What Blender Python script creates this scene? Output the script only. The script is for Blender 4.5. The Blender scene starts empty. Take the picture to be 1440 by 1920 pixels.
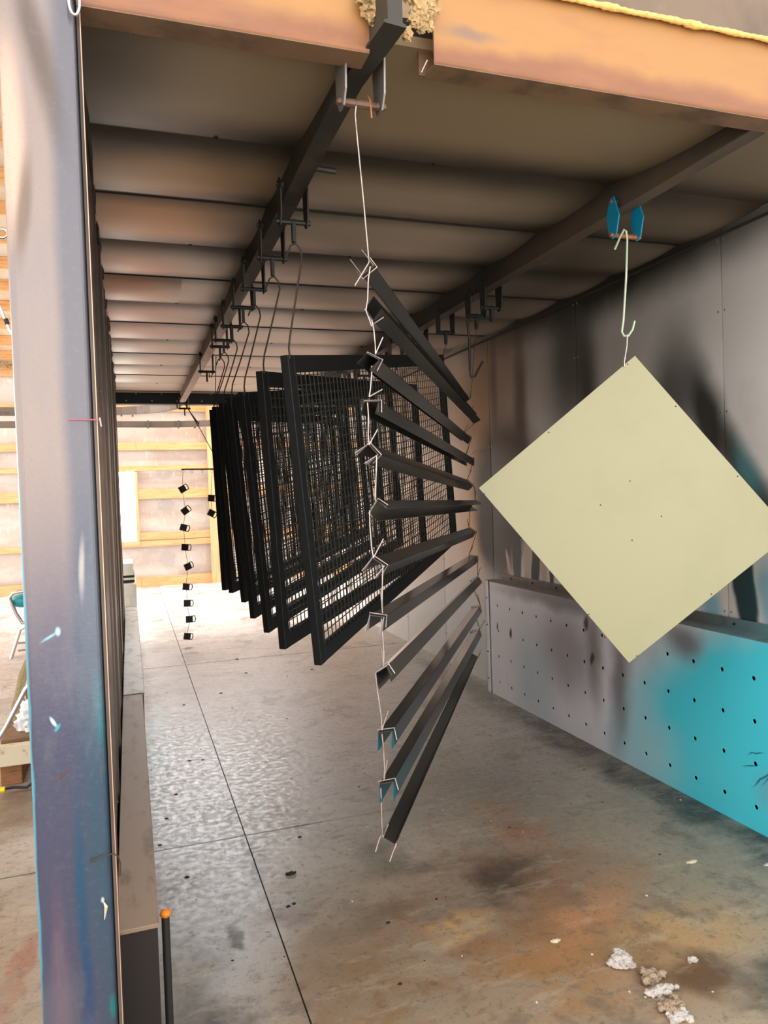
import bpy, bmesh, math, random
from mathutils import Vector, Matrix, noise
random.seed(7)
PI = math.pi
sc = bpy.context.scene
COL = sc.collection
# ------------------------------------------------------------------ camera
F = 1405.0
CY = Vector((241-720., 940-960., F)).normalized()
CX = Vector((4948-720., 784-960., F)); CX = (CX - CY*CX.dot(CY)).normalized()
CZ = CX.cross(CY)
if CZ.y > 0: CZ = -CZ
CAM = Vector((0, 0, 1.5))
M3 = Matrix((CX, CY, CZ))                      # image axes (right, down, forward) -> world
cd = bpy.data.cameras.new('camera'); co = bpy.data.objects.new('camera', cd); COL.objects.link(co)
R = M3 @ Vector((1,0,0)); U = M3 @ Vector((0,-1,0)); B = M3 @ Vector((0,0,-1))
co.matrix_world = Matrix(((R.x,U.x,B.x,CAM.x),(R.y,U.y,B.y,CAM.y),(R.z,U.z,B.z,CAM.z),(0,0,0,1)))
cd.sensor_fit = 'VERTICAL'; cd.sensor_height = 36; cd.sensor_width = 36; cd.lens = F/1920*36
cd.clip_start = .05; cd.clip_end = 100
sc.camera = co
def at(px, py, **k):
    r = M3 @ Vector((px-720., py-960., F))
    (a, v), = k.items(); i = 'xyz'.index(a)
    return CAM + r*((v-CAM[i])/r[i])
# ------------------------------------------------------------------ world and light
w = bpy.data.worlds.new('sky'); sc.world = w; w.use_nodes = True
w.node_tree.nodes['Background'].inputs[0].default_value = (1.0, .975, .95, 1)
w.node_tree.nodes['Background'].inputs[1].default_value = 1.7
def area(name, loc, rot, sx, sy, power, col):
    l = bpy.data.lights.new(name, 'AREA'); l.shape = 'RECTANGLE'; l.size = sx; l.size_y = sy
    l.energy = power; l.color = col
    o = bpy.data.objects.new(name, l); o.location = loc; o.rotation_euler = rot; COL.objects.link(o); return o
area('bay_door_daylight', (1.5, -5.0, 2.6), (math.radians(86), 0, 0), 6, 4, 40, (1, .92, .82))
area('side_door_daylight', (-6.0, 10.8, 3.4), (0, math.radians(-64), 0), 4, 5, 300, (.97, .98, 1))
area('added_east_fill', (7.0, 11.4, 3.4), (0, math.radians(62), 0), 4, 4, 130, (1, .97, .94))  # added area light, tilted down to brighten the shed floor
area('added_shed_fill', (.9, 12.9, 3.75), (math.radians(-52), 0, 0), 3.2, .8, 185, (.96, .98, 1))  # unseen area light added to brighten the booth from its far end
sc.view_settings.view_transform = 'Standard'; sc.view_settings.look = 'None'
sc.view_settings.gamma = 1; sc.view_settings.use_curve_mapping = False
sc.view_settings.exposure = 0.62

# ------------------------------------------------------------------ materials
def rgb(r, g, b):
    f = lambda c: (c/255/12.92) if c/255 <= .04045 else ((c/255+.055)/1.055)**2.4
    return (f(r), f(g), f(b), 1)
def mat(name, base, rough=.5, metal=0., noises=(), patches=(), bump=0, bscale=60, coord='world',
        rnoise=None, trans=0., emit=None, spec=.5, dist=.05, nfirst=False, nrough=.62):
    """noises: (scale, color, lo, hi, amount[, stretch])   patches: (cx,cy,cz, rx,ry,rz, rot, color, amount, soft)"""
    m = bpy.data.materials.new(name); m.use_nodes = True
    nt = m.node_tree; N = nt.nodes; L = nt.links
    bs = N['Principled BSDF']
    bs.inputs['Roughness'].default_value = rough; bs.inputs['Metallic'].default_value = metal
    bs.inputs['Specular IOR Level'].default_value = spec
    if trans: bs.inputs['Transmission Weight'].default_value = trans
    if emit:
        bs.inputs['Emission Color'].default_value = emit[0]; bs.inputs['Emission Strength'].default_value = emit[1]
    if coord == 'world':
        P = N.new('ShaderNodeNewGeometry').outputs['Position']
    else:
        P = N.new('ShaderNodeTexCoord').outputs['Object']
    c = None
    def mix(fac, a, b):
        x = N.new('ShaderNodeMix'); x.data_type = 'RGBA'
        L.new(fac, x.inputs['Factor'])
        if a is None: x.inputs['A'].default_value = base
        else: L.new(a, x.inputs['A'])
        x.inputs['B'].default_value = b
        return x.outputs['Result']
    def noi(scale, stretch, detail=5):
        mp = N.new('ShaderNodeMapping'); mp.inputs['Scale'].default_value = stretch; L.new(P, mp.inputs['Vector'])
        n = N.new('ShaderNodeTexNoise'); n.inputs['Scale'].default_value = scale; n.inputs['Detail'].default_value = detail
        n.inputs['Roughness'].default_value = nrough
        L.new(mp.outputs[0], n.inputs['Vector']); return n
    def ramp(v, lo, hi, a=0., b=1.):
        r = N.new('ShaderNodeMapRange'); r.interpolation_type = 'SMOOTHSTEP'; r.clamp = True
        r.inputs['From Min'].default_value = lo; r.inputs['From Max'].default_value = hi
        r.inputs['To Min'].default_value = a; r.inputs['To Max'].default_value = b
        L.new(v, r.inputs['Value']); return r.outputs[0]
    if patches:
        dn = N.new('ShaderNodeTexNoise'); dn.inputs['Scale'].default_value = 5; dn.inputs['Detail'].default_value = 4
        L.new(P, dn.inputs['Vector'])
        s = N.new('ShaderNodeVectorMath'); s.operation = 'SUBTRACT'; L.new(dn.outputs['Color'], s.inputs[0]); s.inputs[1].default_value = (.5,.5,.5)
        s2 = N.new('ShaderNodeVectorMath'); s2.operation = 'SCALE'; L.new(s.outputs[0], s2.inputs[0]); s2.inputs['Scale'].default_value = dist*2
        s3 = N.new('ShaderNodeVectorMath'); s3.operation = 'ADD'; L.new(P, s3.inputs[0]); L.new(s2.outputs[0], s3.inputs[1])
        PD = s3.outputs[0]
    def do_noises(c):
        for n_ in noises:
            scale, colr, lo, hi, amt = n_[:5]; st = n_[5] if len(n_) > 5 else (1,1,1)
            f = ramp(noi(scale, st).outputs['Fac'], lo, hi, 0., amt)
            c = mix(f, c, colr)
        return c
    if nfirst: c = do_noises(c)
    for p in patches:
        cx, cy, cz, rx, ry, rz, rot, colr, amt, soft = p
        mp = N.new('ShaderNodeMapping'); mp.vector_type = 'TEXTURE'
        mp.inputs['Location'].default_value = (cx, cy, cz); mp.inputs['Rotation'].default_value = rot
        mp.inputs['Scale'].default_value = (rx, ry, rz); L.new(PD, mp.inputs['Vector'])
        ln = N.new('ShaderNodeVectorMath'); ln.operation = 'LENGTH'; L.new(mp.outputs[0], ln.inputs[0])
        f = ramp(ln.outputs['Value'], 1-soft, 1+soft*.5, amt, 0.)
        c = mix(f, c, colr)
    if not nfirst: c = do_noises(c)
    if c is None: bs.inputs['Base Color'].default_value = base
    else: L.new(c, bs.inputs['Base Color'])
    if rnoise:
        sca, r0, r1 = rnoise
        L.new(ramp(noi(sca, (1,1,1)).outputs['Fac'], .38, .62, r0, r1), bs.inputs['Roughness'])
    if bump:
        b = N.new('ShaderNodeBump'); b.inputs['Strength'].default_value = bump; b.inputs['Distance'].default_value = .01
        L.new(noi(bscale, (1,1,1)).outputs['Fac'], b.inputs['Height']); L.new(b.outputs[0], bs.inputs['Normal'])
    return m
DK = rgb(28,28,26)
BLK = rgb(20,22,24)
Zr = (0,0,0)
M = {}
M['sheet'] = mat('dusted_sheet_painted_light', rgb(222,202,182), .40, .15,
    noises=[(9, rgb(120,102,80), .58, .8, .15)],
    patches=[(1.3,1.3,2.67, 3.6,2.4,1, Zr, rgb(130,106,68), .9, .9),  # dim near ceiling behind the front beam painted into the colour
             (2.1,4.0,2.67, .6,2.6,1, Zr, rgb(60,54,42), .8, .8),
             (-.05,2.2,2.67, .25,.55,1, Zr, rgb(60,52,38), .8, .9),
             (.25,2.78,2.67, .35,.24,1, Zr, rgb(186,142,86), .85, .9),  # orange light on the ceiling's left side painted in, next patches too
             (.15,3.3,2.67, .32,.4,1, Zr, rgb(238,166,100), .9, .9), (.08,4.1,2.67, .25,.5,1, Zr, rgb(244,166,112), .9, .9),
             (.08,5.2,2.67, .3,.8,1, Zr, rgb(242,172,138), .8, .9)]
            + [(1.0, yy,2.67, 3.5,w_,1, Zr, rgb(34,29,22), a, .95) for yy, a, w_ in ((2.5,.92,.17),(3.0,.7,.10),(3.57,.85,.15),(4.08,.6,.1),(4.64,.6,.12),(5.17,.45,.09),(5.7,.4,.12),(6.25,.3,.1),(6.8,.3,.1))],  # dark bands mix soot with painted shade of the panel creases
    bump=.05, bscale=14, coord='world', dist=.03, nfirst=True)
M['wall_r'] = mat('oversprayed_wall_painted_light', rgb(238,233,228), .42, .08, spec=.35,
    noises=[(2.0, rgb(190,180,170), .45, .7, .3)],
    patches=[(2.6,6.9,1.7, 1,1.75,1.5, Zr, rgb(238,204,172), .75, .6),  # peach light on the far wall painted in, next two patches too
             (2.6,5.25,1.7, 1,.45,1.1, Zr, rgb(214,164,116), .85, .8),
             (2.6,5.35,1.25, 1,.3,.3, Zr, rgb(244,186,120), .7, .9),
             (2.6,4.9,2.35, 1,.6,.55, Zr, rgb(166,134,104), .8, .8),
             (2.6,3.6,2.3, 1,1.0,.5, Zr, rgb(176,168,154), .6, .8),
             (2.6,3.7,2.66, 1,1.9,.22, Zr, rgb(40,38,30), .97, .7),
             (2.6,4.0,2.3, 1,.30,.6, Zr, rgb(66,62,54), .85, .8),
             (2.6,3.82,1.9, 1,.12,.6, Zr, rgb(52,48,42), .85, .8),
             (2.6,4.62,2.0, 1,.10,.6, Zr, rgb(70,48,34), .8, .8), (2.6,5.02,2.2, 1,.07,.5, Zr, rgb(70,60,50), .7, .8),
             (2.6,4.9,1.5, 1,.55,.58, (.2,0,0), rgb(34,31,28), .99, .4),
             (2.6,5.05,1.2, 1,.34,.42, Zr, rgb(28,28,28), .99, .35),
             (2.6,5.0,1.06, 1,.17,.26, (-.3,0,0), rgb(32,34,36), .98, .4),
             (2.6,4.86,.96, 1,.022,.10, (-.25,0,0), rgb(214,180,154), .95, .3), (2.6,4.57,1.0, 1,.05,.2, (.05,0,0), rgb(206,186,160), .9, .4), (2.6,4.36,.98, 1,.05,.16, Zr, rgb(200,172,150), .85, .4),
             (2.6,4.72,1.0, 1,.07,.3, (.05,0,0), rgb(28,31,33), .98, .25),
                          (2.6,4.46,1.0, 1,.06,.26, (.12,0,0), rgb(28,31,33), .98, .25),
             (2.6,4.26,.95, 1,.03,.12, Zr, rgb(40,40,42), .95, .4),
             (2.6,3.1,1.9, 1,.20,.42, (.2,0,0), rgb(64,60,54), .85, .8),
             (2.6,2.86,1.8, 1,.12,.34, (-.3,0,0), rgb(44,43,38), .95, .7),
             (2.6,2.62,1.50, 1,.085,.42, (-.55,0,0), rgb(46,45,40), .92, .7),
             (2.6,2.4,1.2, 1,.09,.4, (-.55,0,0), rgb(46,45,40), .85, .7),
             (2.6,2.66,1.03, 1,.075,.26, (-.12,0,0), rgb(10,58,66), .97, .22),
             (2.6,2.5,.98, 1,.09,.2, (-.2,0,0), rgb(70,170,190), .7, .6),
             (2.6,2.86,.9, 1,.07,.1, Zr, rgb(90,190,215), .7, .8),
             (2.6,2.62,1.55, 1,.07,.16, (-.4,0,0), rgb(110,190,200), .5, .9),
             (2.6,6.0,.3, 1,1.7,.6, Zr, rgb(222,230,232), .85, .7)],
    bump=.04, bscale=9, dist=.03, nfirst=True)
M['perf'] = mat('oversprayed_perforated_sheet', rgb(240,238,244), .34, .05,
    noises=[(3.0, rgb(200,192,198), .5, .7, .3), (30, rgb(110,110,116), .6, .8, .2)],
    patches=[(2.485,2.15,.36, 1,1.34,.66, (-.2,0,0), rgb(62,228,250), .96, .3),
             (2.485,2.9,.12, 1,.45,.22, Zr, rgb(90,226,244), .8, .6),
             (2.485,3.25,.12, 1,.3,.28, Zr, rgb(190,226,234), .7, .8),
             (2.485,4.35,.25, 1,.3,.4, Zr, rgb(182,205,214), .6, .8),
             (2.485,3.95,.5, 1,.32,.3, Zr, rgb(146,138,142), .75, .8),
             (2.485,3.98,.8, 1,.9,.07, Zr, rgb(88,80,74), .7, .8),
             (2.485,3.42,.45, 1,.10,.45, (.1,0,0), rgb(120,108,112), .8, .9),
             (2.485,3.66,.55, 1,.08,.35, Zr, rgb(122,108,100), .75, .9),
             (2.485,2.92,.74, 1,.15,.1, Zr, rgb(120,105,108), .8, .8),
             (2.485,2.43,.2, 1,.06,.1, (.4,0,0), rgb(120,190,205), .6, .9), (2.485,2.40,.30, 1,.005,.10, (.5,0,0), rgb(20,110,130), .9, .6), (2.485,2.45,.24, 1,.004,.08, (.7,0,0), rgb(20,110,130), .9, .6), (2.485,2.50,.33, 1,.004,.05, (1.2,0,0), rgb(20,110,130), .9, .6), (2.485,2.52,.27, 1,.004,.05, (1.25,0,0), rgb(20,110,130), .9, .6), (2.485,2.36,.22, 1,.004,.09, (.5,0,0), rgb(20,110,130), .9, .6),
             (2.485,3.72,.70, 1,.025,.05, Zr, rgb(20,18,18), .9, .6),
             (2.485,3.68,.50, 1,.02,.035, Zr, rgb(20,18,18), .9, .6),
             (2.485,4.84,.50, 1,.015,.035, Zr, rgb(15,20,22), .95, .5), (2.485,4.65,.49, 1,.015,.03, Zr, rgb(15,20,22), .95, .5)],
    bump=.03, bscale=12, dist=.05, nfirst=True)
M['lip'] = mat('dusted_steel_lip', rgb(120,108,98), .45, .3, noises=[(6, rgb(70,62,52), .5, .7, .6)],
    patches=[(2.5,2.2,.85, 1,.75,.3, Zr, rgb(120,180,192), .6, .7)])
M['col'] = mat('oversprayed_column_painted_glint', rgb(142,128,122), .28, .45,
    noises=[(60, rgb(160,148,144), .5, .7, .07), (150, rgb(104,96,100), .54, .74, .3), (4, rgb(122,120,126), .5, .65, .35, (1.5,1,.4))],
    patches=[(-.085,1.8,1.9, .050,1,1.35, Zr, rgb(100,100,108), .9, .45),
             (-.155,1.8,.50, .2,1,.95, Zr, rgb(72,76,100), .95, .5),
             (-.085,1.8,.85, .05,1,.62, Zr, rgb(56,86,104), .75, .8),
             (-.135,1.8,.62, .014,1,.22, Zr, rgb(26,82,112), .7, .8),
             (-.13,1.8,.36, .014,1,.2, Zr, rgb(40,70,112), .7, .8),
             (-.082,1.8,1.04, .014,1,.10, Zr, rgb(46,124,134), .6, .8),
             (-.078,1.8,.35, .008,1,.03, Zr, rgb(20,130,130), .8, .7),
             (-.185,1.8,.35, .02,1,.3, Zr, rgb(120,92,112), .6, .8),
             (-.215,1.8,2.30, .035,1,.22, Zr, rgb(200,170,150), .8, .6),
             (-.190,1.8,2.14, .016,1,.13, (0,.1,0), rgb(108,92,78), .8, .7),
             (-.15,1.8,2.5, .03,1,.22, (0,-.2,0), rgb(92,80,74), .85, .8),
             (-.105,1.8,1.35, .007,1,.07, (0,.03,0), rgb(176,170,164), .75, .8),
             (-.175,1.8,1.205, .022,1,.0035, (0,-.5,0), rgb(140,190,200), .9, .9),
             (-.158,1.8,1.215, .006,1,.010, Zr, rgb(170,220,225), .9, .7),
             (-.178,1.8,1.018, .004,1,.014, (0,-.5,0), rgb(200,235,238), .95, .6),
             (-.170,1.8,1.004, .004,1,.010, (0,.6,0), rgb(60,170,190), .95, .6),
             (-.165,1.8,.895, .020,1,.004, (0,-.5,0), rgb(96,66,62), .9, .9),
             (-.09,1.8,.60, .004,1,.007, Zr, rgb(215,220,225), .9, .6),
             (-.228,1.8,.9, .007,1,.75, Zr, rgb(90,170,196), .85, .4)],  # cool highlight on the lower left edge painted into the colour
    bump=.06, bscale=90, dist=.008)
M['beam'] = mat('tan_beam_painted_light', rgb(172,124,72), .5, .1,  # warm light falling on the beam is put into its tan colour
    noises=[(3, rgb(162,108,68), .45, .7, .6, (1,1,3)), (18, rgb(160,104,72), .6, .8, .35)],
    patches=[(.9,1.8,2.625, 3,1,.045, Zr, rgb(132,84,62), .85, .8), (.0,1.8,2.66, .35,1,.12, Zr, rgb(128,88,76), .8, .8),
             (.9,1.8,2.70, .1,1,.02, Zr, rgb(128,104,92), .8, .8)], bump=.03, bscale=30)
M['beam_under'] = mat('dark_beam_underside', rgb(128,98,72), .6, .1, noises=[(5, rgb(60,48,38), .45, .7, .6)])
M['fascia'] = mat('brown_fascia_sheet', rgb(120,100,82), .5, .2, noises=[(2.2, rgb(92,76,64), .4, .65, .8), (12, rgb(150,118,88), .6, .75, .5)])
M['foam'] = mat('sprayed_foam', rgb(250,205,120), .8, 0, noises=[(40, rgb(214,150,74), .5, .7, .6)], bump=.5, bscale=90)
M['wool'] = mat('rock_wool', rgb(205,170,118), .95, 0, noises=[(35, rgb(96,72,44), .5, .66, .85), (90, rgb(240,215,165), .55, .7, .6)], bump=.9, bscale=160)
M['wool_pale'] = mat('pale_wool_scrap', rgb(222,212,204), .95, 0, noises=[(60, rgb(150,130,112), .52, .7, .7)], bump=.9, bscale=160)
M['wool_brown'] = mat('brown_wool_scrap', rgb(190,165,140), .95, 0, noises=[(60, rgb(122,92,66), .5, .65, .9)], bump=.9, bscale=160)
M['rail'] = mat('grimy_rail_steel', rgb(58,54,46), .55, .2, noises=[(4, rgb(92,78,62), .5, .7, .55)],
    patches=[(.58,6.6,2.6, .3,2.6,.3, Zr, rgb(196,172,154), .85, .5), (1.84,2.5,2.55, .2,1.0,.1, Zr, rgb(110,92,76), .8, .8)])
M['track'] = mat('pale_track_steel', rgb(122,108,96), .5, .3, noises=[(8, rgb(84,74,66), .5, .7, .6)])
M['black'] = mat('satin_black_coating', rgb(36,38,38), .42, .1, noises=[(30, rgb(22,24,24), .5, .7, .5)], coord='obj')
M['panel'] = mat('panel_black_coating', rgb(32,33,33), .5, .1, noises=[(20, rgb(20,24,26), .45, .7, .6)], coord='obj')
M['wire_b'] = mat('dark_mesh_wire', rgb(72,73,70), .4, .3, coord='obj')
M['slat'] = mat('charcoal_slat_steel', rgb(58,56,52), .16, .35, spec=1.0, noises=[(10, rgb(54,52,50), .45, .7, .6)], coord='obj')
M['slat_edge'] = mat('bare_slat_tip_steel', rgb(176,160,160), .4, .4)
M['slat_teal'] = mat('teal_tinted_slat_tip', rgb(20,92,108), .4, .3)
M['wire'] = mat('bare_tie_wire', rgb(196,178,172), .35, .75, noises=[(40, rgb(130,112,100), .5, .7, .6)], coord='obj')
M['wire_d'] = mat('dark_tie_wire', rgb(70,58,46), .5, .4, coord='obj')
M['trol_b'] = mat('grimy_trolley_steel', rgb(40,42,38), .5, .3, noises=[(50, rgb(84,78,66), .55, .7, .7)], coord='obj')
M['trol_g'] = mat('galvanised_trolley_steel', rgb(150,144,138), .4, .6, noises=[(40, rgb(110,74,58), .55, .7, .7)], coord='obj')
M['trol_blue'] = mat('blue_trolley_paint', rgb(0,140,178), .45, 0, noises=[(60, rgb(60,160,190), .55, .7, .5)], coord='obj')
M['rust'] = mat('copper_rusted_bolt', rgb(176,112,76), .5, .4, noises=[(60, rgb(90,60,44), .5, .7, .6)], coord='obj')
M['rust_d'] = mat('brown_rusted_bolt', rgb(120,92,76), .55, .3, noises=[(40, rgb(52,50,44), .48, .6, .8)], coord='obj')
M['mintwire'] = mat('pale_green_hook_wire', rgb(196,218,184), .45, .1, noises=[(8, rgb(232,226,214), .45, .6, .9)], coord='obj')
M['square'] = mat('cream_coated_sheet', rgb(168,163,128), .38, .05, noises=[(2.2, rgb(160,156,120), .45, .65, .5)], coord='obj')
M['dark'] = mat('matte_dark', BLK, .7)
M['farbeam'] = mat('dark_teal_beam', rgb(30,44,48), .6, .1, noises=[(8, rgb(16,36,42), .45, .7, .7)])
M['barrier'] = mat('plastic_vapour_barrier', rgb(206,196,188), .45, 0,
    noises=[(2.5, rgb(190,176,164), .42, .62, .8, (.5,1,1.6)), (14, rgb(230,222,214), .55, .7, .6, (1,1,.35))]
    , patches=[(.62,13.75,z, .16,.5,.17, Zr, rgb(172,166,164), .55, .3) for z in (.45,1.45,2.02,2.75)] , bump=.7, bscale=5, dist=.07)
M['wood'] = mat('pine_lumber', rgb(222,172,120), .6, 0, noises=[(3, rgb(206,150,90), .45, .65, .7, (1,1,9)), (3, rgb(240,204,156), .5, .7, .5, (.6,1,6))])
M['wood_v'] = mat('pine_post', rgb(226,184,136), .6, 0, noises=[(3, rgb(204,152,98), .45, .65, .7, (9,1,.6))])
M['roofwood'] = mat('orange_roof_lumber', rgb(226,178,120), .6, 0, noises=[(3, rgb(206,132,66), .45, .65, .7, (1,9,9))])
M['rooffilm'] = mat('warm_roof_liner', rgb(226,212,190), .6, 0, noises=[(3, rgb(214,176,130), .45, .65, .7)], bump=.4, bscale=6)
M['glass'] = mat('bright_window_film', rgb(250,252,248), .3, 0, emit=((1,1,.97,1), 7))
M['duct_tan'] = mat('tan_ledge_sheet', rgb(160,134,112), .55, .1, noises=[(5, rgb(112,86,66), .5, .68, .7, (3,1,1)), (20, rgb(172,148,120), .6, .75, .5)])
M['duct_pale'] = mat('pale_ledge_sheet', rgb(190,186,172), .5, .1, noises=[(7, rgb(120,108,96), .5, .66, .8, (2,1,1))])
M['duct_dark'] = mat('dark_ledge_end', rgb(38,30,28), .6)
M['white_b'] = mat('white_foam_board', rgb(228,226,212), .7, noises=[(10, rgb(190,186,170), .5, .7, .6)])
M['lwall'] = mat('left_wall_sheet', rgb(104,92,84), .42, .45, noises=[(4, rgb(70,60,54), .45, .7, .6, (1,1,.5))],
    patches=[(-.09,2.4,2.4, .3,2.5,.7, Zr, rgb(48,40,34), .85, .8)])
M['seal'] = mat('sooty_corner_seal', rgb(60,52,40), .8, noises=[(50, rgb(30,27,22), .5, .7, .6)])
M['trimwire'] = mat('bright_trim_edge', rgb(206,164,140), .35, .5)
M['concrete'] = mat('stained_concrete_painted_sheen', rgb(166,156,144), .5, 0,
    noises=[(1.6, rgb(144,134,118), .46, .62, .6), (9, rgb(188,172,150), .52, .66, .3, (.35,1,1)), (14, rgb(104,92,82), .56, .68, .55, (.6,1.1,1)), (24, rgb(84,74,66), .53, .68, .5), (60, rgb(56,50,45), .58, .67, .55), (200, rgb(84,76,68), .54, .66, .35), (110, rgb(205,192,170), .64, .72, .4), (2.6, rgb(96,84,74), .54, .66, .5), (4, rgb(150,112,78), .56, .7, .35)],
    patches=[(1.2,1.9,0, 1.6,1.1,1, Zr, rgb(158,128,94), .6, .8), (0,11.5,0, 8,3.5,1, Zr, rgb(238,234,234), .97, .2),  # pale shed concrete, its bright daylight also put into the colour
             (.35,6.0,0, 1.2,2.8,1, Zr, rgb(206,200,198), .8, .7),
             (.22,4.0,0, .34,1.9,1, Zr, rgb(216,218,222), .9, .6), (.12,4.9,0, .1,1.0,1, Zr, rgb(150,215,222), .6, .8),  # bluish sheen along the left lane painted in, with the patch above
             (.15,2.7,0, .2,.7,1, Zr, rgb(150,146,144), .5, .8),
             (1.25,2.45,0, .75,.42,1, (0,0,.5), rgb(122,82,52), .75, .8), (1.1,2.0,0, .6,.3,1, (0,0,.1), rgb(150,106,58), .75, .9), (1.5,2.25,0, .35,.1,1, (0,0,.5), rgb(184,128,86), .7, .8), (.8,2.5,0, .3,.09,1, (0,0,.3), rgb(96,72,50), .6, .8), (1.15,2.75,0, .4,.10,1, (0,0,-.2), rgb(92,70,52), .6, .8),
             (.62,2.1,0, .35,.3,1, Zr, rgb(112,84,52), .55, .9),
             (1.55,3.0,0, .13,.26,1, Zr, rgb(176,108,66), .75, .7),
             (1.3,2.55,0, .22,.13,1, (0,0,.4), rgb(48,38,32), .8, .8),
             (1.0,2.35,0, .16,.06,1, (0,0,.2), rgb(206,160,96), .7, .8),
             (.27,2.57,0, .05,.06,1, Zr, rgb(40,36,20), .8, .5),
             (.5,2.62,0, .11,.1,1, Zr, rgb(96,60,58), .55, .8),
             (.95,2.95,0, .11,.22,1, Zr, rgb(52,58,44), .6, .8),
             (.45,3.1,0, .07,.28,1, Zr, rgb(70,64,68), .6, .8),
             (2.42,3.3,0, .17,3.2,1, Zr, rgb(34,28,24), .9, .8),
             (1.5,3.4,0, .5,.6,1, Zr, rgb(96,84,70), .6, .8),
             (1.75,2.05,0, .3,.16,1, (0,0,.1), rgb(190,146,90), .6, .8),
             (1.6,1.85,0, .17,.12,1, (0,0,-.3), rgb(92,58,28), .85, .7),
             (1.85,1.72,0, .25,.13,1, (0,0,.1), rgb(70,58,46), .8, .6),
             (1.9,2.35,0, .4,.25,1, Zr, rgb(136,122,100), .5, .8),
             (2.15,2.72,0, .1,.5,1, (0,0,.05), rgb(120,76,50), .3, .8),
             (.12,1.9,0, .14,.7,1, Zr, rgb(36,32,26), .85, .7),  # darker strip of floor beside the near ledge end
             (-.7,2.6,0, .5,.9,1, Zr, rgb(140,118,94), .75, .6),
             (-.4,2.6,0, .06,.3,1, (0,0,-.2), rgb(140,88,70), .7, .4),
             (-.6,4.1,0, .3,.4,1, Zr, rgb(112,86,60), .8, .7),
             (-2,7.5,0, 1.7,3.6,1, Zr, rgb(200,188,180), .9, .5)],
    rnoise=(30, .33, .52), bump=.05, bscale=120, dist=.16, spec=.5, nrough=.74)
M['joint'] = mat('dark_saw_joint', rgb(34,28,24), .8)
M['teal_pl'] = mat('teal_seat_vinyl', rgb(10,140,150), .4)
M['chrome'] = mat('chrome_tube', rgb(205,200,196), .25, .9)
M['bag'] = mat('white_plastic_bag', rgb(226,226,226), .4, noises=[(20, rgb(180,184,186), .5, .7, .6)], bump=.4, bscale=25)
M['batt'] = mat('tan_insulation_batt', rgb(164,148,112), .95, noises=[(30, rgb(120,104,76), .5, .7, .7)], bump=.8, bscale=120)
M['oldwood'] = mat('weathered_block_wood', rgb(150,104,66), .75, noises=[(12, rgb(96,64,40), .45, .7, .7, (1,1,4))])
M['oldwood2'] = mat('brown_plank_wood', rgb(128,96,66), .75, noises=[(8, rgb(84,60,42), .45, .7, .7, (1,5,1))])
M['cream'] = mat('cream_painted_bar', rgb(212,200,172), .5, noises=[(20, rgb(150,134,108), .58, .72, .7)])
M['yellow'] = mat('yellow_plastic', rgb(240,205,20), .4)
M['orange'] = mat('orange_plastic_cap', rgb(236,132,36), .4)
M['hose'] = mat('black_rubber', rgb(34,32,30), .6)
M['red'] = mat('red_wire_tie', rgb(196,92,110), .5)
M['leaf'] = mat('dark_leaf', rgb(40,30,24), .8)
M['chip'] = mat('pale_chip', rgb(205,190,160), .8)
M['hole'] = mat('hole_dark', rgb(14,14,15), .9)
M['screw'] = mat('screw_steel', rgb(190,175,158), .35, .7)
M['screw_d'] = mat('dark_screw_steel', rgb(46,40,34), .5, .4)

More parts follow.
